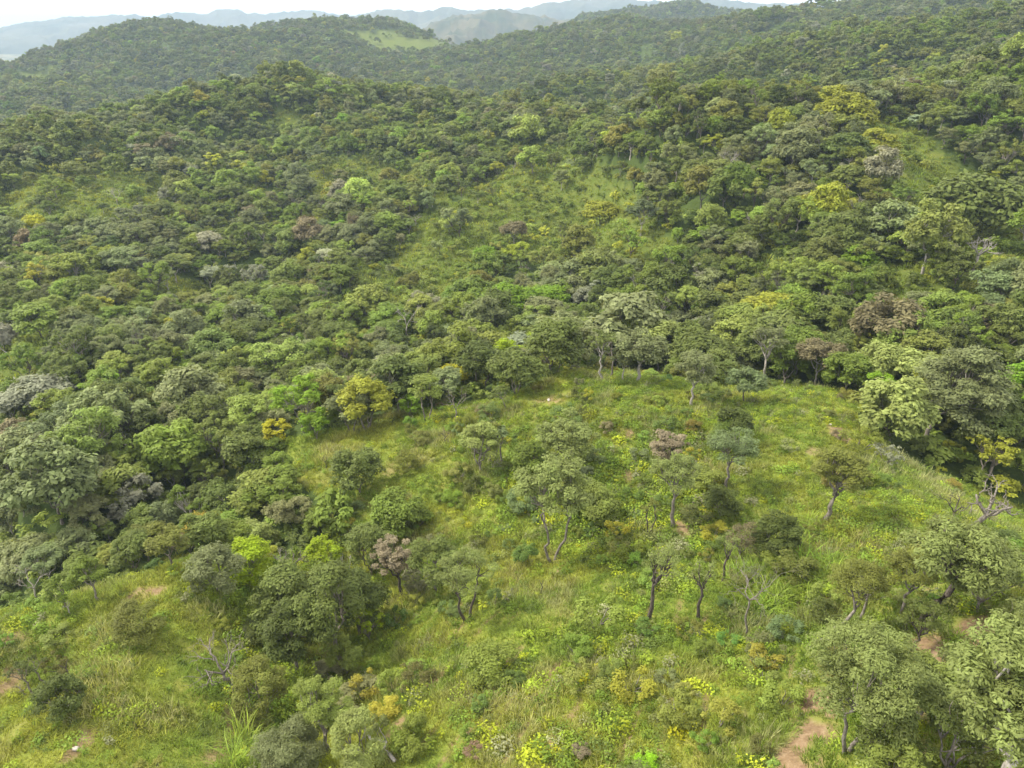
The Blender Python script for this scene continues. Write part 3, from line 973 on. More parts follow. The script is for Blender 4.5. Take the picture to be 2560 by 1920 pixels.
T(1465, 1290, 130, 80, 'light green', 'round', 'light green spreading shrubby tree below the wide airy tree', 'the spreading shrubby tree', base=.05, leaf=.13)
T(1381, 1402, 205, 250, 'soft green', 'sparse', 'large airy tree with two slender leaning grey trunks above the furrowed slope', 'the twin-trunked airy tree', base=.42, bark='grey', stems=2, clumps=46, leaf=.12, rad=.15)
T(1495, 1305, 110, 75, 'light green', 'round', 'bushy light green tree right of the twin-trunked airy tree', 'the bushy light tree', base=.05, leaf=.13)
T(1665, 1178, 105, 100, 'tan', 'sparse', 'pinkish tan seeding tree on the slope below the knoll', 'the pinkish tan knoll tree', base=.25, fill=1.4, clumps=30)
T(1678, 1316, 130, 175, 'soft green', 'sparse', 'grey-green tree with straight slim trunk in front of the pinkish tan knoll tree', 'the slim-trunked slope tree', base=.45, clumps=26, leaf=.12)
T(1622, 1338, 60, 85, 'olive', 'sparse', 'dark forked trunk with a thin crown beside the slim-trunked slope tree', 'the dark forked trunk', base=.6, bark='dark', stems=2, clumps=8, leaf=.12)
T(1828, 1100, 90, 80, 'dark green', 'round', 'dark nest-like round bush tree below the knoll', 'the dark nest-like tree', base=.25, bark='dark', fill=.9)
T(1813, 1222, 150, 150, 'blue-green', 'sparse', 'blue-green feathery tree on a thin grey trunk below the dark nest-like tree', 'the blue-green feathery tree', base=.45, clumps=26, leaf=.12)
T(1800, 1290, 95, 75, 'dark green', 'round', 'dark compact shrubby tree at the foot of the blue-green feathery tree', 'the dark compact shrub tree', base=.03, leaf=.13)
T(2062, 1300, 165, 180, 'olive', 'sparse', 'olive tree with a bent grey trunk standing left of the ridge meadow', 'the bent-trunked olive tree', base=.4, bark='grey', leanpx=12, clumps=40, leaf=.12, rad=.2, fill=1.2)
T(1933, 1398, 125, 110, 'dark green', 'round', 'dense dark round shrubby tree above the bright tall grass', 'the dense dark shrub tree', base=.04, leaf=.12, fill=1.1)
T(1850, 1395, 80, 90, 'brownish', 'round', 'brown twiggy half-dead shrub tree left of the dense dark shrub tree', 'the half-dead shrub tree', base=.1, fill=.35, leaf=.1)
T(1500, 950, 90, 125, 'dull green', 'sparse', 'crooked pale-trunked tree on the crest skyline', 'the crooked crest tree', base=.5, bark='pale', clumps=18)
B(1530, 945, 110, 'bare brownish tree on the crest beside the crooked crest tree', 'the bare crest tree', 'grey', spread=.6)
T(1556, 952, 70, 85, 'grey-green', 'round', 'small round tree on a short trunk standing on the crest', 'the small crest tree', base=.45, bark='pale')
T(1596, 954, 120, 120, 'grey-green', 'round', 'grey-green crest tree with a stout pale trunk', 'the stout crest tree', base=.45, bark='pale', rad=.22)
T(1650, 935, 130, 125, 'pale yellow-green', 'round', 'pale green tree with tangled twigs at the right of the crest trees', 'the pale crest tree', base=.4, stems=2)
B(1615, 900, 70, 'grey tangle of dead branches behind the crest trees', 'the dead crest tangle', 'grey', spread=.8)
T(1729, 1013, 105, 130, 'grey-green', 'round', 'grey tree with a straight pale trunk at the foot of the knoll', 'the straight pale-trunked tree', base=.4, bark='pale')
T(1857, 1007, 86, 82, 'blue-green', 'round', 'small blue-green tree with a forked trunk on the knoll skyline', 'the small knoll tree', base=.42, bark='dark')
T(1904, 962, 110, 150, 'grey-green', 'sparse', 'tree with a tall bare pale trunk behind the knoll', 'the tall pale-trunked tree', base=.55, bark='pale', clumps=20)
T(1960, 960, 110, 130, 'fresh green', 'round', 'leafy fresh green tree hung with creepers behind the knoll', 'the creeper-hung tree', base=.1)
T(2036, 965, 108, 115, 'brownish', 'round', 'brownish grey domed tree on a pale trunk behind the knoll', 'the brownish domed tree', base=.4, bark='pale', fill=.9)
T(2110, 985, 120, 105, 'fresh green', 'round', 'fresh green low tree right of the brownish domed tree', 'the low fresh tree', base=.2)
T(2178, 985, 120, 125, 'pale yellow-green', 'round', 'pale tree with drooping sprays behind the knoll', 'the drooping pale tree', base=.3, bark='pale')
T(2222, 1105, 170, 160, 'pale yellow-green', 'round', 'big pale lime tree with billowing crown at the right end of the knoll', 'the billowing pale lime tree', base=.1, leaf=.15, fill=1.3)
T(2305, 1118, 215, 240, 'grey-green', 'umbrella', 'large spreading tree with a bare Y-shaped grey trunk right of the billowing pale lime tree', 'the Y-trunked spreading tree', base=.4, bark='grey', clumps=44, rad=.28, nmain=2, fork=.32, leanpx=10, leaf=.14, offpx=50)
T(2283, 1000, 220, 120, 'pale yellow-green', 'umbrella', 'broad pale canopy behind the Y-trunked spreading tree', 'the broad pale canopy', base=.3)
T(2430, 1090, 180, 150, 'dull green', 'round', 'big dull green tree right of the Y-trunked spreading tree', 'the big right-hand tree', base=.2)
T(2455, 1210, 120, 130, 'yellow-green', 'sparse', 'tree with yellowish leaf tips beside the ridge meadow', 'the yellow-tipped tree', base=.4, stems=2, clumps=20)
T(2215, 1165, 80, 60, 'silvery', 'sparse', 'silvery small twiggy shrub tree at the foot of the billowing pale lime tree', 'the silvery twiggy shrub', base=.1, clumps=14)
B(2400, 1342, 185, 'big bare grey tree with wide forked branches on the ridge meadow', 'the big bare meadow tree', 'grey', spread=.75, leanpx=40, rad=.22, trunk_part=.3)
B(2370, 1325, 120, 'slender bare sapling left of the big bare meadow tree', 'the slender bare sapling', 'dark', depth=4)
B(2430, 690, 110, 'white dead tree standing out against the right forest slope', 'the white dead tree', 'pale', spread=.75, rmin=100, rad=.3, trunk_part=.45)
B(18, 880, 60, 'leaning white trunk at the edge of the left forest', 'the leaning white trunk', 'pale', leanpx=-25, depth=4, rmin=100)
B(190, 818, 52, 'pale slender bare tree above the undergrowth of the left slope', 'the pale slender tree', 'pale', rmin=100)
B(290, 815, 60, 'pale half-leafless tree leaning on the left slope', 'the leaning half-leafless tree', 'pale', rmin=100, leanpx=-18, spread=.7)
B(433, 1140, 50, 'grey web of dead branches in the left ravine forest', 'the grey dead web', 'pale', rmin=80, spread=.9)
# bright crowns in the valley forest
T(233, 722, 66, 45, 'yellow', 'umbrella', 'yellow-topped crown in the middle of the left valley forest', 'the yellow-topped crown', rmin=100)
T(431, 920, 62, 52, 'lime', 'round', 'small yellow-lime crown in the left ravine forest', 'the small yellow-lime crown', rmin=100)
T(466, 1030, 140, 90, 'grey-green', 'umbrella', 'grey umbrella-crowned tree with dark hollow and crooked limbs showing beneath', 'the hollow umbrella tree', rmin=90, base=.55, name='umbrella_tree')
T(110, 1035, 170, 90, 'silvery', 'umbrella', 'wide silvery grey domed crown in the left ravine forest', 'the wide silvery crown', rmin=90, base=.4)
T(1274, 808, 118, 92, 'bright green', 'round', 'big rich green round crown in the valley forest centre', 'the rich green crown', rmin=120)
T(1371, 795, 120, 84, 'bright green', 'umbrella', 'rich green flat crown touching the round rich green crown in the valley', 'the flat rich green crown', rmin=120)
T(1460, 790, 60, 70, 'silvery', 'round', 'small silvery crown right of the two rich green crowns', 'the small silvery crown', rmin=120)
T(1448, 735, 66, 66, 'silvery', 'round', 'grey-leaved crown just above the small silvery crown', 'the grey-leaved crown', rmin=120)
T(1215, 670, 70, 52, 'bright green', 'round', 'bright green round crown in the forest above the rich green crown', 'the bright round crown', rmin=120)
T(625, 600, 70, 52, 'bright green', 'round', 'bright green crown on the valley floor far left of the central spur', 'the far bright crown', rmin=120)
T(1500, 570, 90, 62, 'yellow-green', 'round', 'yellow-green broad crown at the right flank of the central spur', 'the broad yellow-green crown', rmin=120)
T(853, 880, 34, 60, 'bright green', 'round', 'narrow column-like green crown in the ravine forest', 'the column-like crown', rmin=90)
T(800, 835, 95, 45, 'light green', 'umbrella', 'flat light green crown stretched over the ravine forest', 'the flat light green crown', rmin=90)
T(1285, 620, 70, 60, 'brownish', 'round', 'rusty brown crown on a pale trunk in the valley forest', 'the rusty brown crown', rmin=120, bark='pale', base=.5)
T(2110, 330, 150, 95, 'yellow-green', 'umbrella', 'broad yellow-green layered crown on top of the right hill', 'the broad hilltop crown', rmin=150, base=.3)
T(2180, 400, 110, 80, 'yellow-green', 'umbrella', 'yellowish layered crown on the right hill above the grass strip', 'the strip-side crown', rmin=150, base=.3)
T(2300, 175, 110, 80, 'bright green', 'umbrella', 'bright green flat crown standing out on the right skyline', 'the bright skyline crown', rmin=200, base=.3, offpx=180)
T(2050, 560, 150, 80, 'yellow-green', 'umbrella', 'yellow-green terraced crown low on the right hill', 'the terraced crown', rmin=120, base=.3)
T(2420, 590, 210, 150, 'dull green', 'round', 'huge dull green domed tree beside the right grass strip', 'the huge domed tree', rmin=120, base=.1, offpx=-10)
T(2318, 790, 110, 60, 'grey-green', 'umbrella', 'thin umbrella tree with grey branches on the right slope meadow', 'the thin grey umbrella tree', rmin=100, base=.5, clumps=14, name='umbrella_tree')
T(1925, 830, 190, 90, 'yellow-green', 'umbrella', 'wide olive-yellow crown in the hollow behind the knoll', 'the wide olive-yellow crown', rmin=100, base=.35)
T(1760, 850, 100, 60, 'silvery', 'umbrella', 'silvery low crown in the hollow behind the crest', 'the silvery hollow crown', rmin=100, base=.3)
T(2480, 965, 60, 40, 'bright green', 'round', 'small bright green crown in the right-hand hollow', 'the small bright hollow crown', rmin=90)
# left spur
T(350, 1600, 125, 85, 'olive', 'round', 'olive brown scrubby bush tree in the middle of the left spur', 'the scrubby spur bush', base=.02, leaf=.1, fill=.8)
T(97, 1738, 70, 95, 'dark green', 'sparse', 'small dark leaning tree near the left end of the spur', 'the dark leaning tree', base=.5, bark='grey', leanpx=-22, clumps=10, leaf=.13)
T(115, 1712, 65, 75, 'dark green', 'sparse', 'small dark tree just behind the dark leaning tree', 'the second dark spur tree', base=.5, bark='grey', leanpx=-12, clumps=9, leaf=.13)
B(178, 1706, 62, 'upright weathered stump-like dead stick on the left spur', 'the weathered dead stick', 'dark', depth=2, trunk_part=.6)
T(158, 1775, 120, 75, 'dark green', 'round', 'round leafy dark bush on the left spur', 'the round leafy bush', base=.02, leaf=.15, name='bush', cat='bush')
T(200, 1752, 50, 50, 'dull green', 'round', 'small bush at the upper right of the round leafy bush', 'the small upper bush', base=.02, leaf=.15, name='bush', cat='bush')
B(580, 1722, 165, 'bare forked grey tree with wide leafless limbs right of the left spur', 'the bare forked tree', 'grey', spread=.62, leanpx=-8, rad=.14, trunk_part=.22)
B(60, 1735, 60, 'greyish dead brush in front of the red soil at the far left', 'the greyish dead brush', 'grey', spread=.9, depth=4, trunk_part=.15)
# lower slope
T(820, 1880, 150, 170, 'light green', 'sparse', 'feathery light green tree at the bottom of the gully', 'the feathery gully tree', base=.3, clumps=34, leaf=.12, fill=1.2)
T(660, 1800, 150, 130, 'olive', 'round', 'olive shrubby tree amid tall grass right of the bare forked tree', 'the olive grass-side tree', base=.05, leaf=.12, fill=.8)
T(900, 1920, 140, 110, 'pale yellow-green', 'round', 'pale green bushy tree at the lower edge beside the fallen branch', 'the pale bushy tree', base=.05, leaf=.11)
T(740, 1930, 170, 100, 'grey-green', 'round', 'grey-green shrubby thicket tree at the bottom of the gully', 'the bottom thicket tree', base=.03, leaf=.11)
T(1167, 1552, 165, 150, 'soft green', 'sparse', 'thin-leaved tree with a V-shaped dark trunk on the furrowed slope', 'the V-trunked tree', base=.55, bark='dark', stems=2, clumps=22, leaf=.11, fill=.8)
B(1353, 1485, 34, 'short dark broken stump on the furrowed slope', 'the broken stump', 'dark', depth=2, trunk_part=.7, name='tree_stump', cat='stump')
T(1624, 1544, 120, 175, 'soft green', 'sparse', 'spindly tree with a dark straight trunk and thin crown right of the furrowed slope', 'the spindly dark-trunked tree', base=.55, bark='dark', clumps=18, leaf=.11, fill=.8, offpx=20)
T(1743, 1542, 80, 140, 'soft green', 'sparse', 'thin tree with curly dry twigs below the half-dead shrub tree', 'the curly-twigged tree', base=.5, bark='dark', clumps=10, leaf=.11, fill=.6)
T(1806, 1455, 70, 120, 'soft green', 'sparse', 'thin dark-stemmed sapling left of the bright tall grass', 'the dark-stemmed sapling', base=.6, bark='dark', clumps=9, leaf=.11, fill=.6)
B(1857, 1586, 165, 'thorny whitish bare tree in front of the bright tall grass', 'the thorny whitish tree', 'grey', spread=.8, depth=7, leaves=None, trunk_part=.5, rad=.07)
T(2025, 1622, 175, 200, 'olive', 'sparse', 'leaning grey-trunked tree right of the bright tall grass', 'the leaning grey-trunked tree', base=.62, bark='grey', leanpx=85, clumps=26, leaf=.11, nmain=3, fill=.8, rad=.13)
T(2151, 1550, 110, 135, 'olive', 'sparse', 'slim tree right of the leaning grey-trunked tree', 'the slim neighbour tree', base=.5, bark='grey', clumps=18, leaf=.11)
T(2244, 1540, 150, 150, 'olive', 'sparse', 'straight grey-trunked tree among the ridge thicket', 'the straight thicket tree', base=.5, bark='grey', leanpx=14, clumps=24, leaf=.11)
T(2268, 1572, 280, 250, 'soft green', 'sparse', 'spreading tree on a thick dark leaning trunk below the ridge meadow', 'the thick leaning tree', base=.5, bark='dark', leanpx=80, clumps=48, leaf=.14, fill=.8, rad=.24, nmain=5)
T(2440, 1530, 240, 170, 'soft green', 'sparse', 'dense olive thicket tree on the ridge above the red soil', 'the dense ridge tree', base=.2, leaf=.14, fill=1.1)
T(2285, 1625, 130, 130, 'dull green', 'sparse', 'small dark-stemmed tree beside the red soil on the ridge', 'the red-soil tree', base=.3, bark='dark', clumps=20, leaf=.11)
T(2520, 1700, 160, 170, 'dull green', 'sparse', 'dark leafy tree at the right edge above the thick-limbed tree', 'the dark right-edge tree', base=.15, leaf=.11)
T(2120, 1880, 330, 250, 'soft green', 'sparse', 'forked-trunk tree with wide thin crown beside the bare red path', 'the path-side forked tree', base=.5, bark='grey', clumps=44, leaf=.125, stems=2, rad=.12, fill=1.0)
T(2490, 1990, 400, 380, 'soft green', 'sparse', 'large thick-limbed grey-barked tree filling the lower right corner', 'the large thick-limbed tree', base=.25, bark='pale', clumps=105, leaf=.13, fill=.9, rad=.30, nmain=6, fork=.25)
T(2240, 2040, 230, 150, 'light green', 'sparse', 'fresh light green tree top at the lower edge in front of the large thick-limbed tree', 'the light green edge treetop', base=.05, leaf=.15, clumps=52)
T(2290, 1800, 200, 160, 'light green', 'sparse', 'leafy understorey tree between the path-side forked tree and the large thick-limbed tree', 'the understorey tree', base=.1, clumps=40, leaf=.15)


T(2350, 1790, 190, 150, 'soft green', 'sparse', 'pale-leaved tree just above the large thick-limbed tree', 'the pale-leaved thicket tree', base=.15, leaf=.13, clumps=48, fill=1.1)
T(2440, 1730, 170, 130, 'dull green', 'sparse', 'dull leafy tree behind the pale-leaved thicket tree', 'the dull thicket tree', base=.15, leaf=.13, fill=1.1)
T(2200, 1960, 200, 170, 'dull green', 'sparse', 'dark leafy tree at the foot of the path-side forked tree', 'the path-foot tree', base=.1, leaf=.13, fill=1.1)
T(2130, 1780, 120, 90, 'dark green', 'round', 'low dark bush tree beside the top of the bare path', 'the low dark path bush', base=.03, leaf=.12)
T(2360, 1930, 230, 200, 'dark green', 'sparse', 'shadowy dark tree below the large thick-limbed tree', 'the shadowy low tree', base=.1, leaf=.14, fill=1.1)
T(2180, 1690, 120, 90, 'olive', 'sparse', 'olive small tree above the path-side forked tree', 'the small olive path tree', base=.2, leaf=.12)
T(2530, 1620, 150, 130, 'soft green', 'sparse', 'soft green tree at the right edge below the dense ridge tree', 'the soft right-edge tree', base=.15, leaf=.13, fill=1.1)
T(2380, 1480, 150, 110, 'soft green', 'sparse', 'airy small tree touching the dense ridge tree', 'the airy ridge tree', base=.2, leaf=.12)


# a white stone, rubble and a fallen branch
def rock(u, v, wpx, label, seed):
    p, w, h = place(u, v, wpx, wpx)
    r = np.random.default_rng(seed)
    import bmesh
    bm = bmesh.new()
    bmesh.ops.create_icosphere(bm, subdivisions=2, radius=1)
    for vv in bm.verts:
        c = vv.co
        k = 1 + .22 * float(vnoise(np.array([c.x * 1.7 + seed]), np.array([c.y * 1.7 + c.z * 2.1]), 3)[0])
        vv.co = (c.x * w * .5 * k, c.y * w * .38 * k, c.z * w * .3 * k)
    me = bpy.data.meshes.new('rock')
    bm.to_mesh(me)
    bm.free()
    me.materials.append(STONE)
    o = link('rock', me, None, (p[0], p[1], p[2] + w * .08))
    o.rotation_euler = (0.1, -.15, r.uniform(0, 6))
    return tag(o, label, 'rock')


STONE = bark_material('pale stone', (0.30, 0.26, 0.22), (0.50, 0.46, 0.41))
rock(190, 1873, 17, 'white stone lying in the grass at the bottom of the left spur', 1)
rock(1372, 1001, 10, 'pale stone on the worn top of the crest clearing', 2)
rock(2076, 1062, 9, 'pale flat stone at the top of the worn knoll track', 5)

p0, p1 = hit(916, 1846), hit(988, 1912)
fb = link('fallen_branch', None, None, tuple(p0))
fb.empty_display_size = .3
_r = np.random.default_rng(3)
e = p1 - p0 + np.array([0, 0, .35])
main = wobble((0, 0, .75), e, 7, .03, _r, .06)
link('stem', tube_mesh('stem', [(main, np.linspace(.05, .12, 7))], BARK['pale'], 7), fb)
for k, dv in enumerate(((-.5, .5, .7), (.4, .6, .5), (-.4, .3, .9))):
    link('twig', tube_mesh('twig', [(wobble(main[1 + k], main[1 + k] + np.array(dv), 4, .05, _r), np.linspace(.04, .015, 4))], BARK['pale'], 5), fb)
tag(fb, 'pale dead fallen branch lying on the lower edge of the slope', 'fallen branch')


# ---------------------------------------------------------------- plant stock for copies
def stock(style, w, h, base, leaf, seed, clumps=None, fill=1.0, lobes=1):
    r = np.random.default_rng(seed)
    if lobes == 1:
        C, S = crown_clumps(w, h, h * base, style, r, clumps or int(12 + w * 3))
    else:
        CC, SS = [], []
        for j in range(lobes):
            k = r.uniform(.48, .72)
            a = 6.283 * j / lobes + r.normal(0, .5)
            c_, s_ = crown_clumps(w * k, h * r.uniform(.72, 1.0), h * base * r.uniform(.7, 1.4), style, r, int((12 + w * 3) / lobes * 1.1))
            q = w * .5 * (1 - k) * r.uniform(.7, 1.2)
            CC.append(c_ + np.array([math.cos(a) * q, math.sin(a) * q, 0]))
            SS.append(s_)
        C, S = np.concatenate(CC), np.concatenate(SS)
    cm = crown_mesh('crown', C, S, leaf, r, fill, cap=6500)
    trunks, limbs = skeleton(C, h, h * base, r, .016 * h + .04, (0, 0), 4, 1)
    return dict(crown=cm, tp=trunks, lp=limbs, w=w, h=h, style=style, C=C)


STOCK = []
for k in range(10):
    STOCK.append(stock('round', 7.4 + .25 * k, 8.2 + (k % 3) * .8, .25, .30, 500 + k, lobes=1 + k % 4))
for k in range(5):
    STOCK.append(stock('umbrella', 10.0, 8.0, .30, .30, 520 + k, clumps=46, lobes=1 + k % 3))
for k in range(4):
    STOCK.append(stock('sparse', 8.0, 9.0, .36, .28, 540 + k, clumps=44, lobes=1 + k % 2))
NR, NU, NS = 10, 5, 4
for s in STOCK:
    s['trunk'] = {b: tube_mesh('trunk', s['tp'], BARK[b], 6) for b in ('grey', 'pale', 'dark')}
    s['limbs'] = {b: [tube_mesh('limb', lp, BARK[b], 4) for lp in s['lp']] for b in ('grey', 'pale', 'dark')}

PALETTE = [('dull green', 34), ('olive', 16), ('grey-green', 17), ('dark green', 7), ('fresh green', 16), ('silvery', 2.5), ('light green', 13),
           ('yellow-green', 2.6), ('brownish', .8), ('bright green', .8), ('yellow', .05), ('blue-green', 1)]
PN = [c for c, _ in PALETTE]
PW = np.array([k for _, k in PALETTE], float)
PW /= PW.sum()


def jitter_grid(x0, x1, y0, y1, s, r):
    xs, ys = np.meshgrid(np.arange(x0, x1, s), np.arange(y0, y1, s))
    n = xs.size
    return xs.ravel() + r.uniform(-.48, .48, n) * s, ys.ravel() + r.uniform(-.48, .48, n) * s


# where the woods stand
def woods(r0, r1, s, amax):
    x, y = jitter_grid(-r1 * math.sin(amax), r1 * math.sin(amax), r0 * math.cos(amax) * .9, r1, s, rng)
    R, a = np.hypot(x, y), np.arctan2(x, y)
    k = (R > r0) & (R < r1) & (np.abs(a) < amax)
    x, y = x[k], y[k]
    p = np.stack([x, y, height(x, y)], 1)
    den, near = cover(p)
    # young gaps and groves
    den = den * (0.62 + .5 * sstep(-.55, .0, fbm(x / 38, y / 38, 3, 80)))
    k = rng.random(len(x)) < den
    return p[k]


lm = np.array([t['p'][:2] for t in USED])
lw = np.array([t['w'] for t in USED])
W1 = woods(42, 170, 4.1, .96)
W2 = woods(170, 520, 4.6, .82)
W3 = woods(520, 2120, 6.4, .73)
dd = np.sqrt(((W1[:, None, :2] - lm[None]) ** 2).sum(-1))
W1 = W1[(dd > (.30 * lw[None] + 1.6)).all(1)]


def tree_values(P, scale0):
    n = len(P)
    sc = scale0 * np.clip(np.exp(rng.normal(0, .24, n)), .55, 1.5)
    sc = np.where(rng.random(n) < .05, sc * 1.4, sc)
    sc = sc * (1 - .25 * (1 - sstep(60, 110, np.hypot(P[:, 0], P[:, 1]))))
    grove = fbm(P[:, 0] / 30, P[:, 1] / 30, 2, 90)
    ci = rng.choice(len(PN), n, p=PW)
    ci = np.where((grove > .28) & (rng.random(n) < .4), PN.index('fresh green'), ci)
    ci = np.where((grove < -.30) & (rng.random(n) < .55), PN.index('grey-green'), ci)
    tint = np.array([GREEN[c] for c in PN])[ci] * np.exp(rng.normal(0, .16, (n, 1))) * np.exp(rng.normal(0, .035, (n, 3)))
    st = rng.choice(len(STOCK), n, p=np.array([1.2] * NR + [.7] * NU + [.7] * NS) / (1.2 * NR + .7 * NU + .7 * NS))
    return sc, ci, tint, st


sc1, ci1, t1, s1 = tree_values(W1, .74)
sc2, ci2, t2, s2 = tree_values(W2, .78)
sc3, ci3, t3, s3 = tree_values(W3, .80)

t1, t2, t3 = t1 * 1.10, t2 * 1.16, t3 * 1.05

# the nearest and largest of them stand as single trees
q1 = project(W1 + np.array([0, 0, 4.0]))
inview = (q1[:, 0] > -60) & (q1[:, 0] < 2620) & (q1[:, 1] > -40) & (q1[:, 1] < 1960)
score = np.where(inview, sc1 / q1[:, 2], -1)
N_SINGLE = max(0, 300 - sum(1 for t in USED if t['shape'] != 'bare'))
single = np.argsort(-score)[:N_SINGLE]
for i in single:
    s = STOCK[s1[i]]
    k = sc1[i]
    o = link('broadleaf_tree', None, None, tuple(W1[i]))
    o.empty_display_size = .3
    o.rotation_euler = (0, 0, rng.uniform(0, 6.28))
    zs = k * rng.uniform(.85, 1.2)
    o.scale = (k, k, zs)
    bk = rng.choice(['grey', 'grey', 'pale', 'dark'])
    link('trunk', s['trunk'][bk], o)
    for lmesh in s['limbs'][bk]:
        link('limb', lmesh, o)
    c = link('crown', s['crown'], o)
    c['tint'] = [float(x) for x in t1[i]]
    tag(o, None, 'tree')
    note(o, W1[i], s['w'] * k, s['h'] * zs, PN[ci1[i]], {'round': 'round', 'umbrella': 'flat-topped', 'sparse': 'airy'}[s['style']])
rest = np.ones(len(W1), bool)
rest[single] = False


# ---------------------------------------------------------------- masses nobody could count
def proto_collection(name, meshes_list):
    c = bpy.data.collections.new(name)
    for k, ms in enumerate(meshes_list):
        o = bpy.data.objects.new('%s %03d' % (name, k), ms)
        c.objects.link(o)
    return c


def scatter(name, label, P, rot, scale, idx, tint, coll, cat):
    me = bpy.data.meshes.new(name)
    me.vertices.add(len(P))
    me.vertices.foreach_set('co', np.asarray(P, np.float32).ravel())
    for an, ty, key, data in (('rot', 'FLOAT_VECTOR', 'vector', rot), ('size', 'FLOAT_VECTOR', 'vector', scale), ('pick', 'INT', 'value', idx), ('tint', 'FLOAT_VECTOR', 'vector', tint)):
        a = me.attributes.new(an, ty, 'POINT')
        a.data.foreach_set(key, np.asarray(data, np.int32 if ty == 'INT' else np.float32).ravel())
    o = link(name, me)
    g = bpy.data.node_groups.new(name, 'GeometryNodeTree')
    g.interface.new_socket('Geometry', in_out='INPUT', socket_type='NodeSocketGeometry')
    g.interface.new_socket('Geometry', in_out='OUTPUT', socket_type='NodeSocketGeometry')
    gi, go = g.nodes.new('NodeGroupInput'), g.nodes.new('NodeGroupOutput')
    ip = g.nodes.new('GeometryNodeInstanceOnPoints')
    ci = g.nodes.new('GeometryNodeCollectionInfo')
    ci.inputs['Collection'].default_value = coll
    ci.inputs['Separate Children'].default_value = True
    ci.inputs['Reset Children'].default_value = True
    def attr(an, ty):
        a = g.nodes.new('GeometryNodeInputNamedAttribute')
        a.data_type = ty
        a.inputs['Name'].default_value = an
        return [s for s in a.outputs if s.enabled][0]
    g.links.new(gi.outputs[0], ip.inputs['Points'])
    g.links.new(ci.outputs[0], ip.inputs['Instance'])
    ip.inputs['Pick Instance'].default_value = True
    g.links.new(attr('pick', 'INT'), ip.inputs['Instance Index'])
    g.links.new(attr('rot', 'FLOAT_VECTOR'), ip.inputs['Rotation'])
    g.links.new(attr('size', 'FLOAT_VECTOR'), ip.inputs['Scale'])
    g.links.new(ip.outputs[0], go.inputs[0])
    md = o.modifiers.new('scatter', 'NODES')
    md.node_group = g
    return tag(o, label, cat, None, 'stuff')


def whole(s, bark, far=None):
    """one joined mesh of a stock tree: crown and trunk"""
    cm = far or s['crown']
    nv = len(cm.vertices)
    v = np.empty(nv * 3, np.float32)
    cm.vertices.foreach_get('co', v)
    v = v.reshape(-1, 3)
    q = np.arange(nv).reshape(-1, 4)
    if far is None:
        tv, tq, tt = tube_arrays(s['tp'] + [x for lp in s['lp'] for x in lp], 4)
    else:
        tv, tq, tt = tube_arrays(s['tp'], 4)
    me = mesh_np('tree', np.concatenate([v, tv]), np.concatenate([q, tq + nv]), tt + nv, LEAF)
    me.materials.append(BARK[bark])
    mi = np.zeros(len(me.polygons), np.int32)
    mi[len(q):len(q) + len(tq)] = 1
    mi[len(q) + len(tq):] = 1
    me.polygons.foreach_set('material_index', mi)
    return me


def eul(n, tilt):
    return np.stack([rng.normal(0, tilt, n), rng.normal(0, tilt, n), rng.uniform(0, 6.2832, n)], 1)


wood_m = [whole(s, ('grey', 'pale', 'dark', 'grey')[k % 4]) for k, s in enumerate(STOCK)]
for k in range(3):
    tk, lb = bare_paths(8.5, np.random.default_rng(860 + k), .17, 6, .6)
    wood_m.append(tube_mesh('bare', tk + [x for lp in lb for x in lp], BARK['pale' if k else 'grey'], 4))
PROTO_NEAR = proto_collection('wood', wood_m)
far_m = []
for k, s in enumerate(STOCK):
    r = np.random.default_rng(800 + k)
    C, S = crown_clumps(s['w'], s['h'], s['h'] * .2, s['style'], r, 18)
    far_m.append(whole(s, 'grey', crown_mesh('crown', C, S, .62, r, 1.1)))
PROTO_FAR = proto_collection('far wood', far_m)


def sizes(sc):
    n = len(sc)
    return np.stack([sc * rng.uniform(.9, 1.15, n), sc * rng.uniform(.9, 1.15, n), sc * rng.uniform(.8, 1.2, n)], 1)


PA, SA, IA, TA = W1[rest], sc1[rest], s1[rest], t1[rest]
nearw = np.hypot(W2[:, 0], W2[:, 1]) < 330
PA = np.concatenate([PA, W2[nearw]])
SA = np.concatenate([SA, sc2[nearw]])
IA = np.concatenate([IA, s2[nearw]])
TA = np.concatenate([TA, t2[nearw]])
IA = np.where(rng.random(len(IA)) < .03, rng.integers(len(STOCK), len(STOCK) + 3, len(IA)), IA)
PB = np.concatenate([W2[~nearw], W3])
SB = np.concatenate([sc2[~nearw], sc3])
IB = np.concatenate([s2[~nearw], s3])
TB = np.concatenate([t2[~nearw], t3])
scatter('forest', 'dense mixed green forest filling the valley and the nearer slopes', PA, eul(len(PA), .05), sizes(SA), IA, TA, PROTO_NEAR, 'forest')
scatter('distant_forest', 'forest of small crowns covering the far ridges', PB, eul(len(PB), .05), sizes(SB), IB, TB, PROTO_FAR, 'forest')

# undergrowth: low leafy bushes below and between the trees
bush_m = []
for k in range(5):
    r = np.random.default_rng(900 + k)
    C, S = crown_clumps(2.2, 1.5, 0.0, 'round', r, 9)
    bush_m.append(crown_mesh('bush', C, S, .24, r, .8))
PROTO_BUSH = proto_collection('low bush', bush_m)
bx, by = [], []
for r0, r1, s in ((45, 170, 2.4), (170, 560, 3.3)):
    x, y = jitter_grid(-r1 * .8, r1 * .8, r0 * .5, r1, s, rng)
    R, a = np.hypot(x, y), np.arctan2(x, y)
    k = (R > r0) & (R < r1) & (np.abs(a) < .96)
    bx.append(x[k])
    by.append(y[k])
x, y = np.concatenate(bx), np.concatenate(by)
P = np.stack([x, y, height(x, y)], 1)
den, near = cover(P)
k = (~near) & (rng.random(len(x)) < np.where(den < .5, .75, np.where(np.hypot(x, y) < 170, .8, .5)))
P, den = P[k], den[k]
n = len(P)
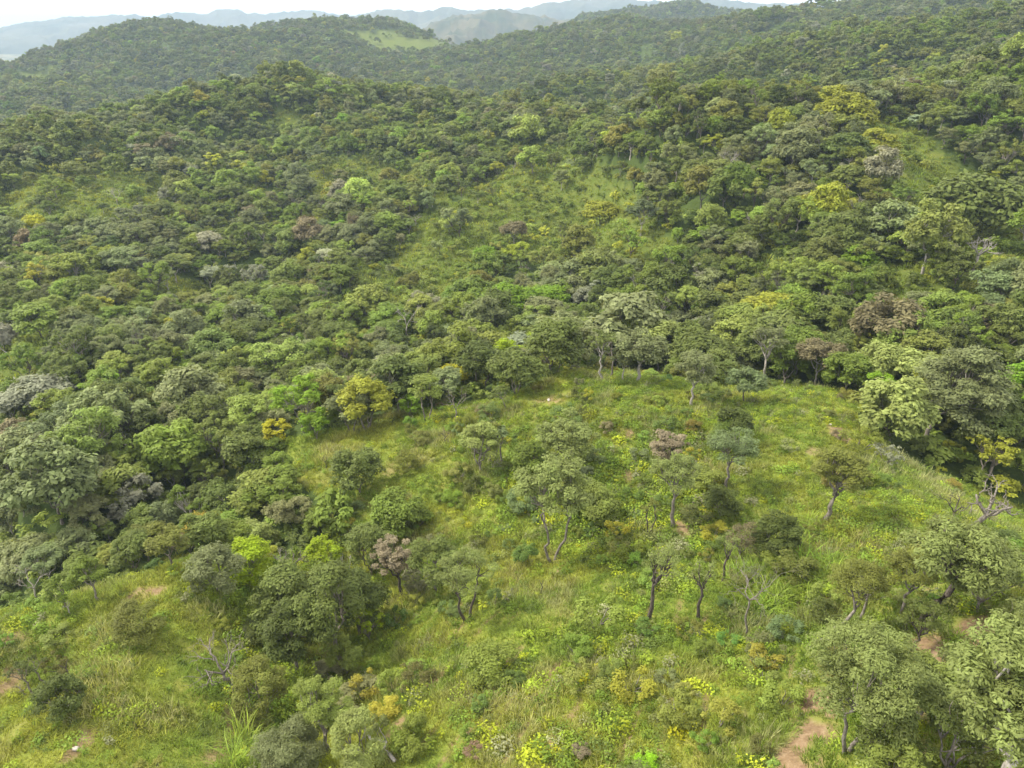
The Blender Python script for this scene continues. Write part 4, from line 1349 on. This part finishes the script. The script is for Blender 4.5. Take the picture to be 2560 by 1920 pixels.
cols = np.array([GREEN[c] for c in ('fresh green', 'light green', 'dull green', 'yellow-green', 'olive')])
ti = cols[rng.choice(5, n, p=[.32, .25, .2, .13, .1])] * np.exp(rng.normal(0, .18, (n, 1)))
ti = ti * np.where(den < .5, 1.15, 1.05)[:, None]
sz = np.where(den < .5, .72, 1.1) * np.clip(np.exp(rng.normal(0, .45, n)), .4, 2.2) * (1 + .35 * (np.hypot(P[:, 0], P[:, 1]) > 170))
scatter('undergrowth', 'leafy undergrowth below the trees and in the distant clearings', P, eul(n, .1), sizes(sz), rng.integers(0, 5, n), ti, PROTO_BUSH, 'undergrowth')


# ---------------------------------------------------------------- grass and weeds of the spur
def tuft_mesh(seed, nb, hgt, rad, wid, lean, seg=2):
    r = np.random.default_rng(seed)
    V, Q, Tt = [], [], []
    for b in range(nb):
        a = r.uniform(0, 6.2832)
        q = rad * math.sqrt(r.random())
        base = np.array([q * math.cos(a), q * math.sin(a), -.03])
        h = hgt * r.uniform(.55, 1.2)
        a2 = a + r.normal(0, .8)
        out = np.array([math.cos(a2), math.sin(a2), 0]) * lean * h * r.uniform(.3, 1.3)
        side = np.array([-math.sin(a2), math.cos(a2), 0]) * wid * r.uniform(.6, 1.2)
        n0 = len(V)
        for sgm in range(seg):
            t = sgm / seg
            c = base + np.array([0, 0, h]) * (t - .25 * t * t * lean) + out * t * t
            V += [c - side * (1 - t * .5), c + side * (1 - t * .5)]
        tip = base + np.array([0, 0, h]) * (1 - .25 * lean) + out
        if lean > .8:
            tip[2] -= .12 * h
        V.append(tip)
        for sgm in range(seg - 1):
            Q.append((n0 + 2 * sgm, n0 + 2 * sgm + 1, n0 + 2 * sgm + 3, n0 + 2 * sgm + 2))
        Tt.append((n0 + 2 * seg - 2, n0 + 2 * seg - 1, n0 + 2 * seg))
    return mesh_np('tuft', np.array(V), np.array(Q), np.array(Tt), BLADE)


def herb_mesh(seed, w, h, nl, leaf, aspect=.6):
    r = np.random.default_rng(seed)
    d = r.normal(size=(nl, 3))
    d /= np.linalg.norm(d, axis=1)[:, None]
    d[:, 2] = np.abs(d[:, 2])
    m = r.uniform(.35, 1, nl)[:, None]
    lob = 1 + .35 * vnoise(d[:, 0] * 2 + seed, d[:, 1] * 2, seed)[:, None]
    P_ = d * m * lob * np.array([w / 2, w / 2, h])
    nn = d * .6 + np.array([0, 0, .7]) + r.normal(0, .4, (nl, 3))
    nn /= np.linalg.norm(nn, axis=1)[:, None]
    v, q = leaf_quads(P_, nn, leaf, r, aspect)
    return mesh_np('herb', v, q, None, LEAF)


near_area = jitter_grid(-75, 95, 14, 112, .34, rng)
x, y = near_area
a = np.arctan2(x, y)
R = np.hypot(x, y)
k = (np.abs(a) < 1.0) & (R > 16) & (rng.random(len(x)) < np.clip(1.25 - R / 110, .35, 1))
x, y, R = x[k], y[k], R[k]
P = np.stack([x, y, height(x, y)], 1)
_, near = cover(P)
soil = soil_at(x, y)
k = near & (rng.random(len(x)) > soil * .9)
P, R, soil = P[k], R[k], soil[k]
n = len(P)
patch = fbm(P[:, 0] / 6, P[:, 1] / 6, 3, 101)
dry = fbm(P[:, 0] / 4, P[:, 1] / 4, 3, 102)
c0, c1, c2 = np.array((0.165, 0.24, 0.036)), np.array((0.270, 0.298, 0.046)), np.array((0.38, 0.36, 0.20))
m1 = sstep(-.35, .4, patch)[:, None]
ti = c0 * (1 - m1) + c1 * m1
m2 = (sstep(.12, .5, dry) * .6)[:, None] * (rng.random((n, 1)) < .75)
ti = (ti * (1 - m2) + c2 * m2) * np.exp(rng.normal(0, .16, (n, 1)))
gsz = (.75 + .5 * sstep(-.2, .5, dry)) * np.exp(rng.normal(0, .22, n)) * (1 + R / 160) * (1 - .4 * soil)
tm = [tuft_mesh(40 + j, 28, .27, .27, .018, .8) for j in range(4)] + [tuft_mesh(50 + j, 22, .46, .2, .012, .4) for j in range(2)]
pk = np.where((m2[:, 0] > .25) & (rng.random(n) < .8), rng.integers(4, 6, n), rng.integers(0, 4, n))
scatter('grass', 'short yellow-green grass with dry stalks covering the spur', P, eul(n, .12), np.stack([gsz * 1.15, gsz * 1.15, gsz], 1), pk, ti, proto_collection('tuft', tm), 'grass')

# broad-leaved weeds and low herbs
x, y = jitter_grid(-75, 95, 14, 112, .52, rng)
a, R = np.arctan2(x, y), np.hypot(x, y)
al, ac = x * _rd[0] + y * _rd[1], x * _rd[1] - y * _rd[0]      # along and across the old planting rows
wd = fbm(x / 5, y / 5, 4, 110) + .35 * fbm(x / 1.6, y / 1.6, 2, 111) + .45 * fbm(al / 5.5, ac / 1.0, 2, 112) * (x > -12)
prob = sstep(-.25, .35, wd) * .85 + .10
# taller weeds to the lower right, thin grass on the tops
qq = project(np.stack([x, y, height(x, y)], 1))
belt = np.maximum(inside([(1130, 1060), (1420, 1030), (1760, 1090), (1760, 1400), (1480, 1420), (1180, 1330)], qq[:, 0], qq[:, 1]) * 1.0,
                  inside([(560, 1330), (720, 1420), (900, 1300), (1060, 1260), (1100, 1420), (980, 1560), (840, 1700), (660, 1990), (520, 1990), (600, 1700)], qq[:, 0], qq[:, 1]) * 1.0)
prob = np.minimum(1, prob + .25 * belt)
prob = prob * (0.55 + .6 * sstep(-15, 25, x)) * np.where(R > 62, .75, 1)
k = (np.abs(a) < 1.0) & (R > 16) & (rng.random(len(x)) < prob)
x, y, belt = x[k], y[k], belt[k]
P = np.stack([x, y, height(x, y)], 1)
_, near = cover(P)
soil = soil_at(x, y)
k = near & (rng.random(len(x)) > soil * 1.5)
P, belt = P[k], belt[k]
n = len(P)
hcol = np.array([(0.155, 0.235, 0.030), (0.22, 0.295, 0.030), (0.30, 0.35, 0.024), (0.12, 0.165, 0.036), (0.18, 0.205, 0.06), (0.40, 0.40, 0.02), (0.22, 0.23, 0.12)])
big = fbm(P[:, 0] / 9, P[:, 1] / 9, 2, 115)
ti = hcol[rng.choice(7, n, p=[.34, .28, .09, .14, .09, .01, .05])] * np.exp(rng.normal(0, .18, (n, 1)))
sz = np.clip(np.exp(rng.normal(-.02, .36, n)), .4, 1.6) * (1 + .2 * big) * (1 + .35 * belt)
hm = [herb_mesh(60, .8, .42, 120, .095), herb_mesh(61, 1.1, .42, 190, .09), herb_mesh(62, .6, .6, 100, .10), herb_mesh(63, .9, .5, 170, .09, .32), herb_mesh(64, 1.3, .6, 240, .095)]
scatter('weeds', 'low leafy weeds and herbs growing in drifts through the grass', P, eul(n, .15), sizes(sz), rng.integers(0, 5, n), ti, proto_collection('herb', hm), 'weeds')

# coarse grass of the clearings farther off
x, y = jitter_grid(-330, 330, 70, 500, 1.5, rng)
a, R = np.arctan2(x, y), np.hypot(x, y)
k = (np.abs(a) < .72) & (R > 100) & (R < 500)
x, y = x[k], y[k]
P = np.stack([x, y, height(x, y)], 1)
den, near = cover(P)
k = (den < .5) & ~near & (rng.random(len(x)) < .9)
P = P[k]
n = len(P)
m1 = sstep(-.4, .5, fbm(P[:, 0] / 9, P[:, 1] / 9, 3, 131))[:, None]
ti = (np.array((0.15, 0.205, 0.034)) * (1 - m1) + np.array((0.26, 0.285, 0.055)) * m1) * np.exp(rng.normal(0, .2, (n, 1)))
cg = [tuft_mesh(80 + j, 22, .8, .75, .07, .6) for j in range(4)]
sz = np.exp(rng.normal(0, .25, n))
scatter('coarse_grass', 'coarse pale green grass on the clearings of the farther slopes', P, eul(n, .15), np.stack([sz * 1.2, sz * 1.2, sz], 1), rng.integers(0, 4, n), ti, proto_collection('coarse tuft', cg), 'grass')

# tall bright grass: a stand below the dark shrub tree and one along the gully
stands = [([(1810, 1500), (1830, 1440), (1900, 1405), (2010, 1400), (2120, 1420), (2080, 1470), (1980, 1520), (1900, 1540)], 1.0), ([(590, 1700), (640, 1680), (760, 1700), (790, 1740), (700, 1760), (650, 1800), (640, 1960), (560, 1960), (590, 1850), (610, 1780)], 1.0),
          ([(1960, 1330), (2040, 1290), (2060, 1350), (1990, 1380)], .6), ([(1420, 1220), (1560, 1180), (1600, 1250), (1450, 1270)], .35)]
x, y = jitter_grid(-40, 60, 16, 90, .55, rng)
P = np.stack([x, y, height(x, y)], 1)
q = project(P)
keep = np.zeros(len(P), bool)
for poly, dn in stands:
    keep |= inside(poly, q[:, 0], q[:, 1]) & (rng.random(len(P)) < dn) & (np.hypot(x, y) < 90)
P = P[keep]
n = len(P)
ti = np.array((0.20, 0.275, 0.038)) * np.exp(rng.normal(0, .2, (n, 1))) * np.exp(rng.normal(0, .06, (n, 3)))
tg = [tuft_mesh(70 + j, 34, 1.35, .35, .026, 1.0, 4) for j in range(4)]
sz = np.exp(rng.normal(-.12, .22, n))
scatter('tall_grass', 'bright green tall arching grass in stands beside the thickets', P, eul(n, .15), np.stack([sz, sz, sz], 1), rng.integers(0, 4, n), ti, proto_collection('tall tuft', tg), 'tall grass')


# ---------------------------------------------------------------- shrubs one can count on the spur
SHRUB = []
for k in range(9):
    r = np.random.default_rng(950 + k)
    C, S = crown_clumps(2.4, 1.7, .05, 'round', r, 11 + k % 4 * 3)
    v0 = crown_mesh('foliage', C, S * (.75, .9)[k % 2], .10 if k % 3 else .125, r, .65 + .15 * (k % 2))
    st = []
    for j in range(5):
        st.append((wobble((r.normal(0, .06), r.normal(0, .06), -.1), C[j] * .85, 4, .05, r), np.linspace(.035, .012, 4)))
    SHRUB.append((v0, tube_mesh('stem', st, BARK['grey'], 4)))
x, y = jitter_grid(-70, 85, 18, 108, 2.1, rng)
a, R = np.arctan2(x, y), np.hypot(x, y)
P = np.stack([x, y, height(x, y)], 1)
_, near = cover(P)
q = project(P)
pr = .12 + .45 * sstep(.0, .45, fbm(x / 11, y / 11, 3, 120)) + .4 * ((q[:, 0] > 1130) & (q[:, 0] < 1800) & (q[:, 1] < 1420) & (q[:, 1] > 1060)) + .3 * ((q[:, 0] > 560) & (q[:, 0] < 1060) & (q[:, 1] > 1260) & (q[:, 1] < 1900))
pr = pr * np.where((q[:, 0] < 560) & (q[:, 1] > 1450), .45, 1)
sh_soil = soil_at(x, y)
lm = np.array([t['p'][:2] for t in USED])
lw = np.array([t['w'] for t in USED])
dd = np.sqrt(((P[:, None, :2] - lm[None]) ** 2).sum(-1))
k = near & (rng.random(len(x)) < pr) & (q[:, 0] > -60) & (q[:, 0] < 2620) & (q[:, 1] < 1990) & (sh_soil < .5) & (dd > .18 * lw[None] + .5).all(1)
P, q = P[k], q[k]
order = np.sort(np.argsort(q[:, 2] * rng.uniform(.8, 1.3, len(q)))[:300])
SC_COL = ['fresh green', 'dull green', 'light green', 'yellow-green', 'dark green', 'grey-green', 'lime', 'brownish', 'blue-green', 'olive']
SC_P = np.array([.21, .24, .19, .06, .10, .12, .01, .02, .01, .04])
for i in order:
    cn = SC_COL[rng.choice(10, p=SC_P)]
    v0, v1 = SHRUB[rng.integers(0, 9)]
    k = float(np.exp(rng.normal(-.25, .33)))
    o = link('shrub', None, None, tuple(P[i]))
    o.empty_display_size = .3
    zz = float(rng.uniform(.75, 1.25))
    o.scale = (k, k * float(rng.uniform(.85, 1.15)), k * zz)
    o.rotation_euler = (0, 0, rng.uniform(0, 6.28))
    link('stem', v1, o)
    c = link('foliage', v0, o)
    c['tint'] = [float(t * math.exp(rng.normal(0, .1))) for t in np.array(GREEN[cn]) * 1.1]
    tag(o, None, 'shrub')
    note(o, P[i], 2.4 * k, 1.7 * k * zz, cn, 'shrub')


# ---------------------------------------------------------------- labels that single each plant out
marks = [t for t in USED if t['short']]
ORD = ['nearest', 'second', 'third', 'fourth', 'fifth', 'sixth', 'seventh', 'eighth', 'ninth', 'tenth']


def relation(t, m):
    du, dv = t['u'] - m['u'], t['v'] - m['v']
    a = math.degrees(math.atan2(-dv, du)) % 360
    return ['right of', 'behind and right of', 'behind', 'behind and left of', 'left of', 'in front and left of', 'in front of', 'in front and right of'][int((a + 22.5) // 45) % 8]


bins = {}
for t in USED:
    if t['label']:
        continue
    near_m = sorted(marks, key=lambda m: math.hypot(m['u'] - t['u'], m['v'] - t['v']))[0]
    size = 'small ' if t['w'] < (1.6 if t['shape'] == 'shrub' else 6.2) else 'large ' if t['w'] > (2.6 if t['shape'] == 'shrub' else 9.6) else ''
    noun = 'shrub' if t['shape'] == 'shrub' else t['shape'] + ' tree'
    bins.setdefault((size + t['colour'] + ' ' + noun, relation(t, near_m), near_m['short']), []).append((math.hypot(near_m['u'] - t['u'], near_m['v'] - t['v']), t))
for (what, rel, ms), lst in bins.items():
    lst.sort(key=lambda z: z[0])
    for k, (_, t) in enumerate(lst):
        pre = '' if len(lst) == 1 else (ORD[k] + ' ')
        t['o']['label'] = (pre + what + ' ' + rel + ' ' + ms)
        t['o']['group'] = 'shrubs scattered over the grassy spur' if t['shape'] == 'shrub' else 'trees of the forest edge and ravine'


# ---------------------------------------------------------------- haze: the air over the whole land
import bmesh
bm = bmesh.new()
bmesh.ops.create_cube(bm, size=1)
zb, zt = float(gz.min()) - 3.0, CAMZ + 190.0
for vv in bm.verts:
    vv.co = (vv.co.x * 61000, vv.co.y * 61000, zb if vv.co.z < 0 else zt)
hz = bpy.data.meshes.new('haze')
bm.to_mesh(hz)
bm.free()
hm_, t, out = new_mat('haze')
pv = N(t, 'ShaderNodeVolumePrincipled', Density=0.00013, Anisotropy=0.0)
pv.inputs['Color'].default_value = (0.56, 0.71, 0.93, 1)
t.links.new(pv.outputs[0], out.inputs['Volume'])
hz.materials.append(hm_)
tag(link('haze', hz), 'thin bluish haze lying over the far hills', 'haze', None, 'stuff')
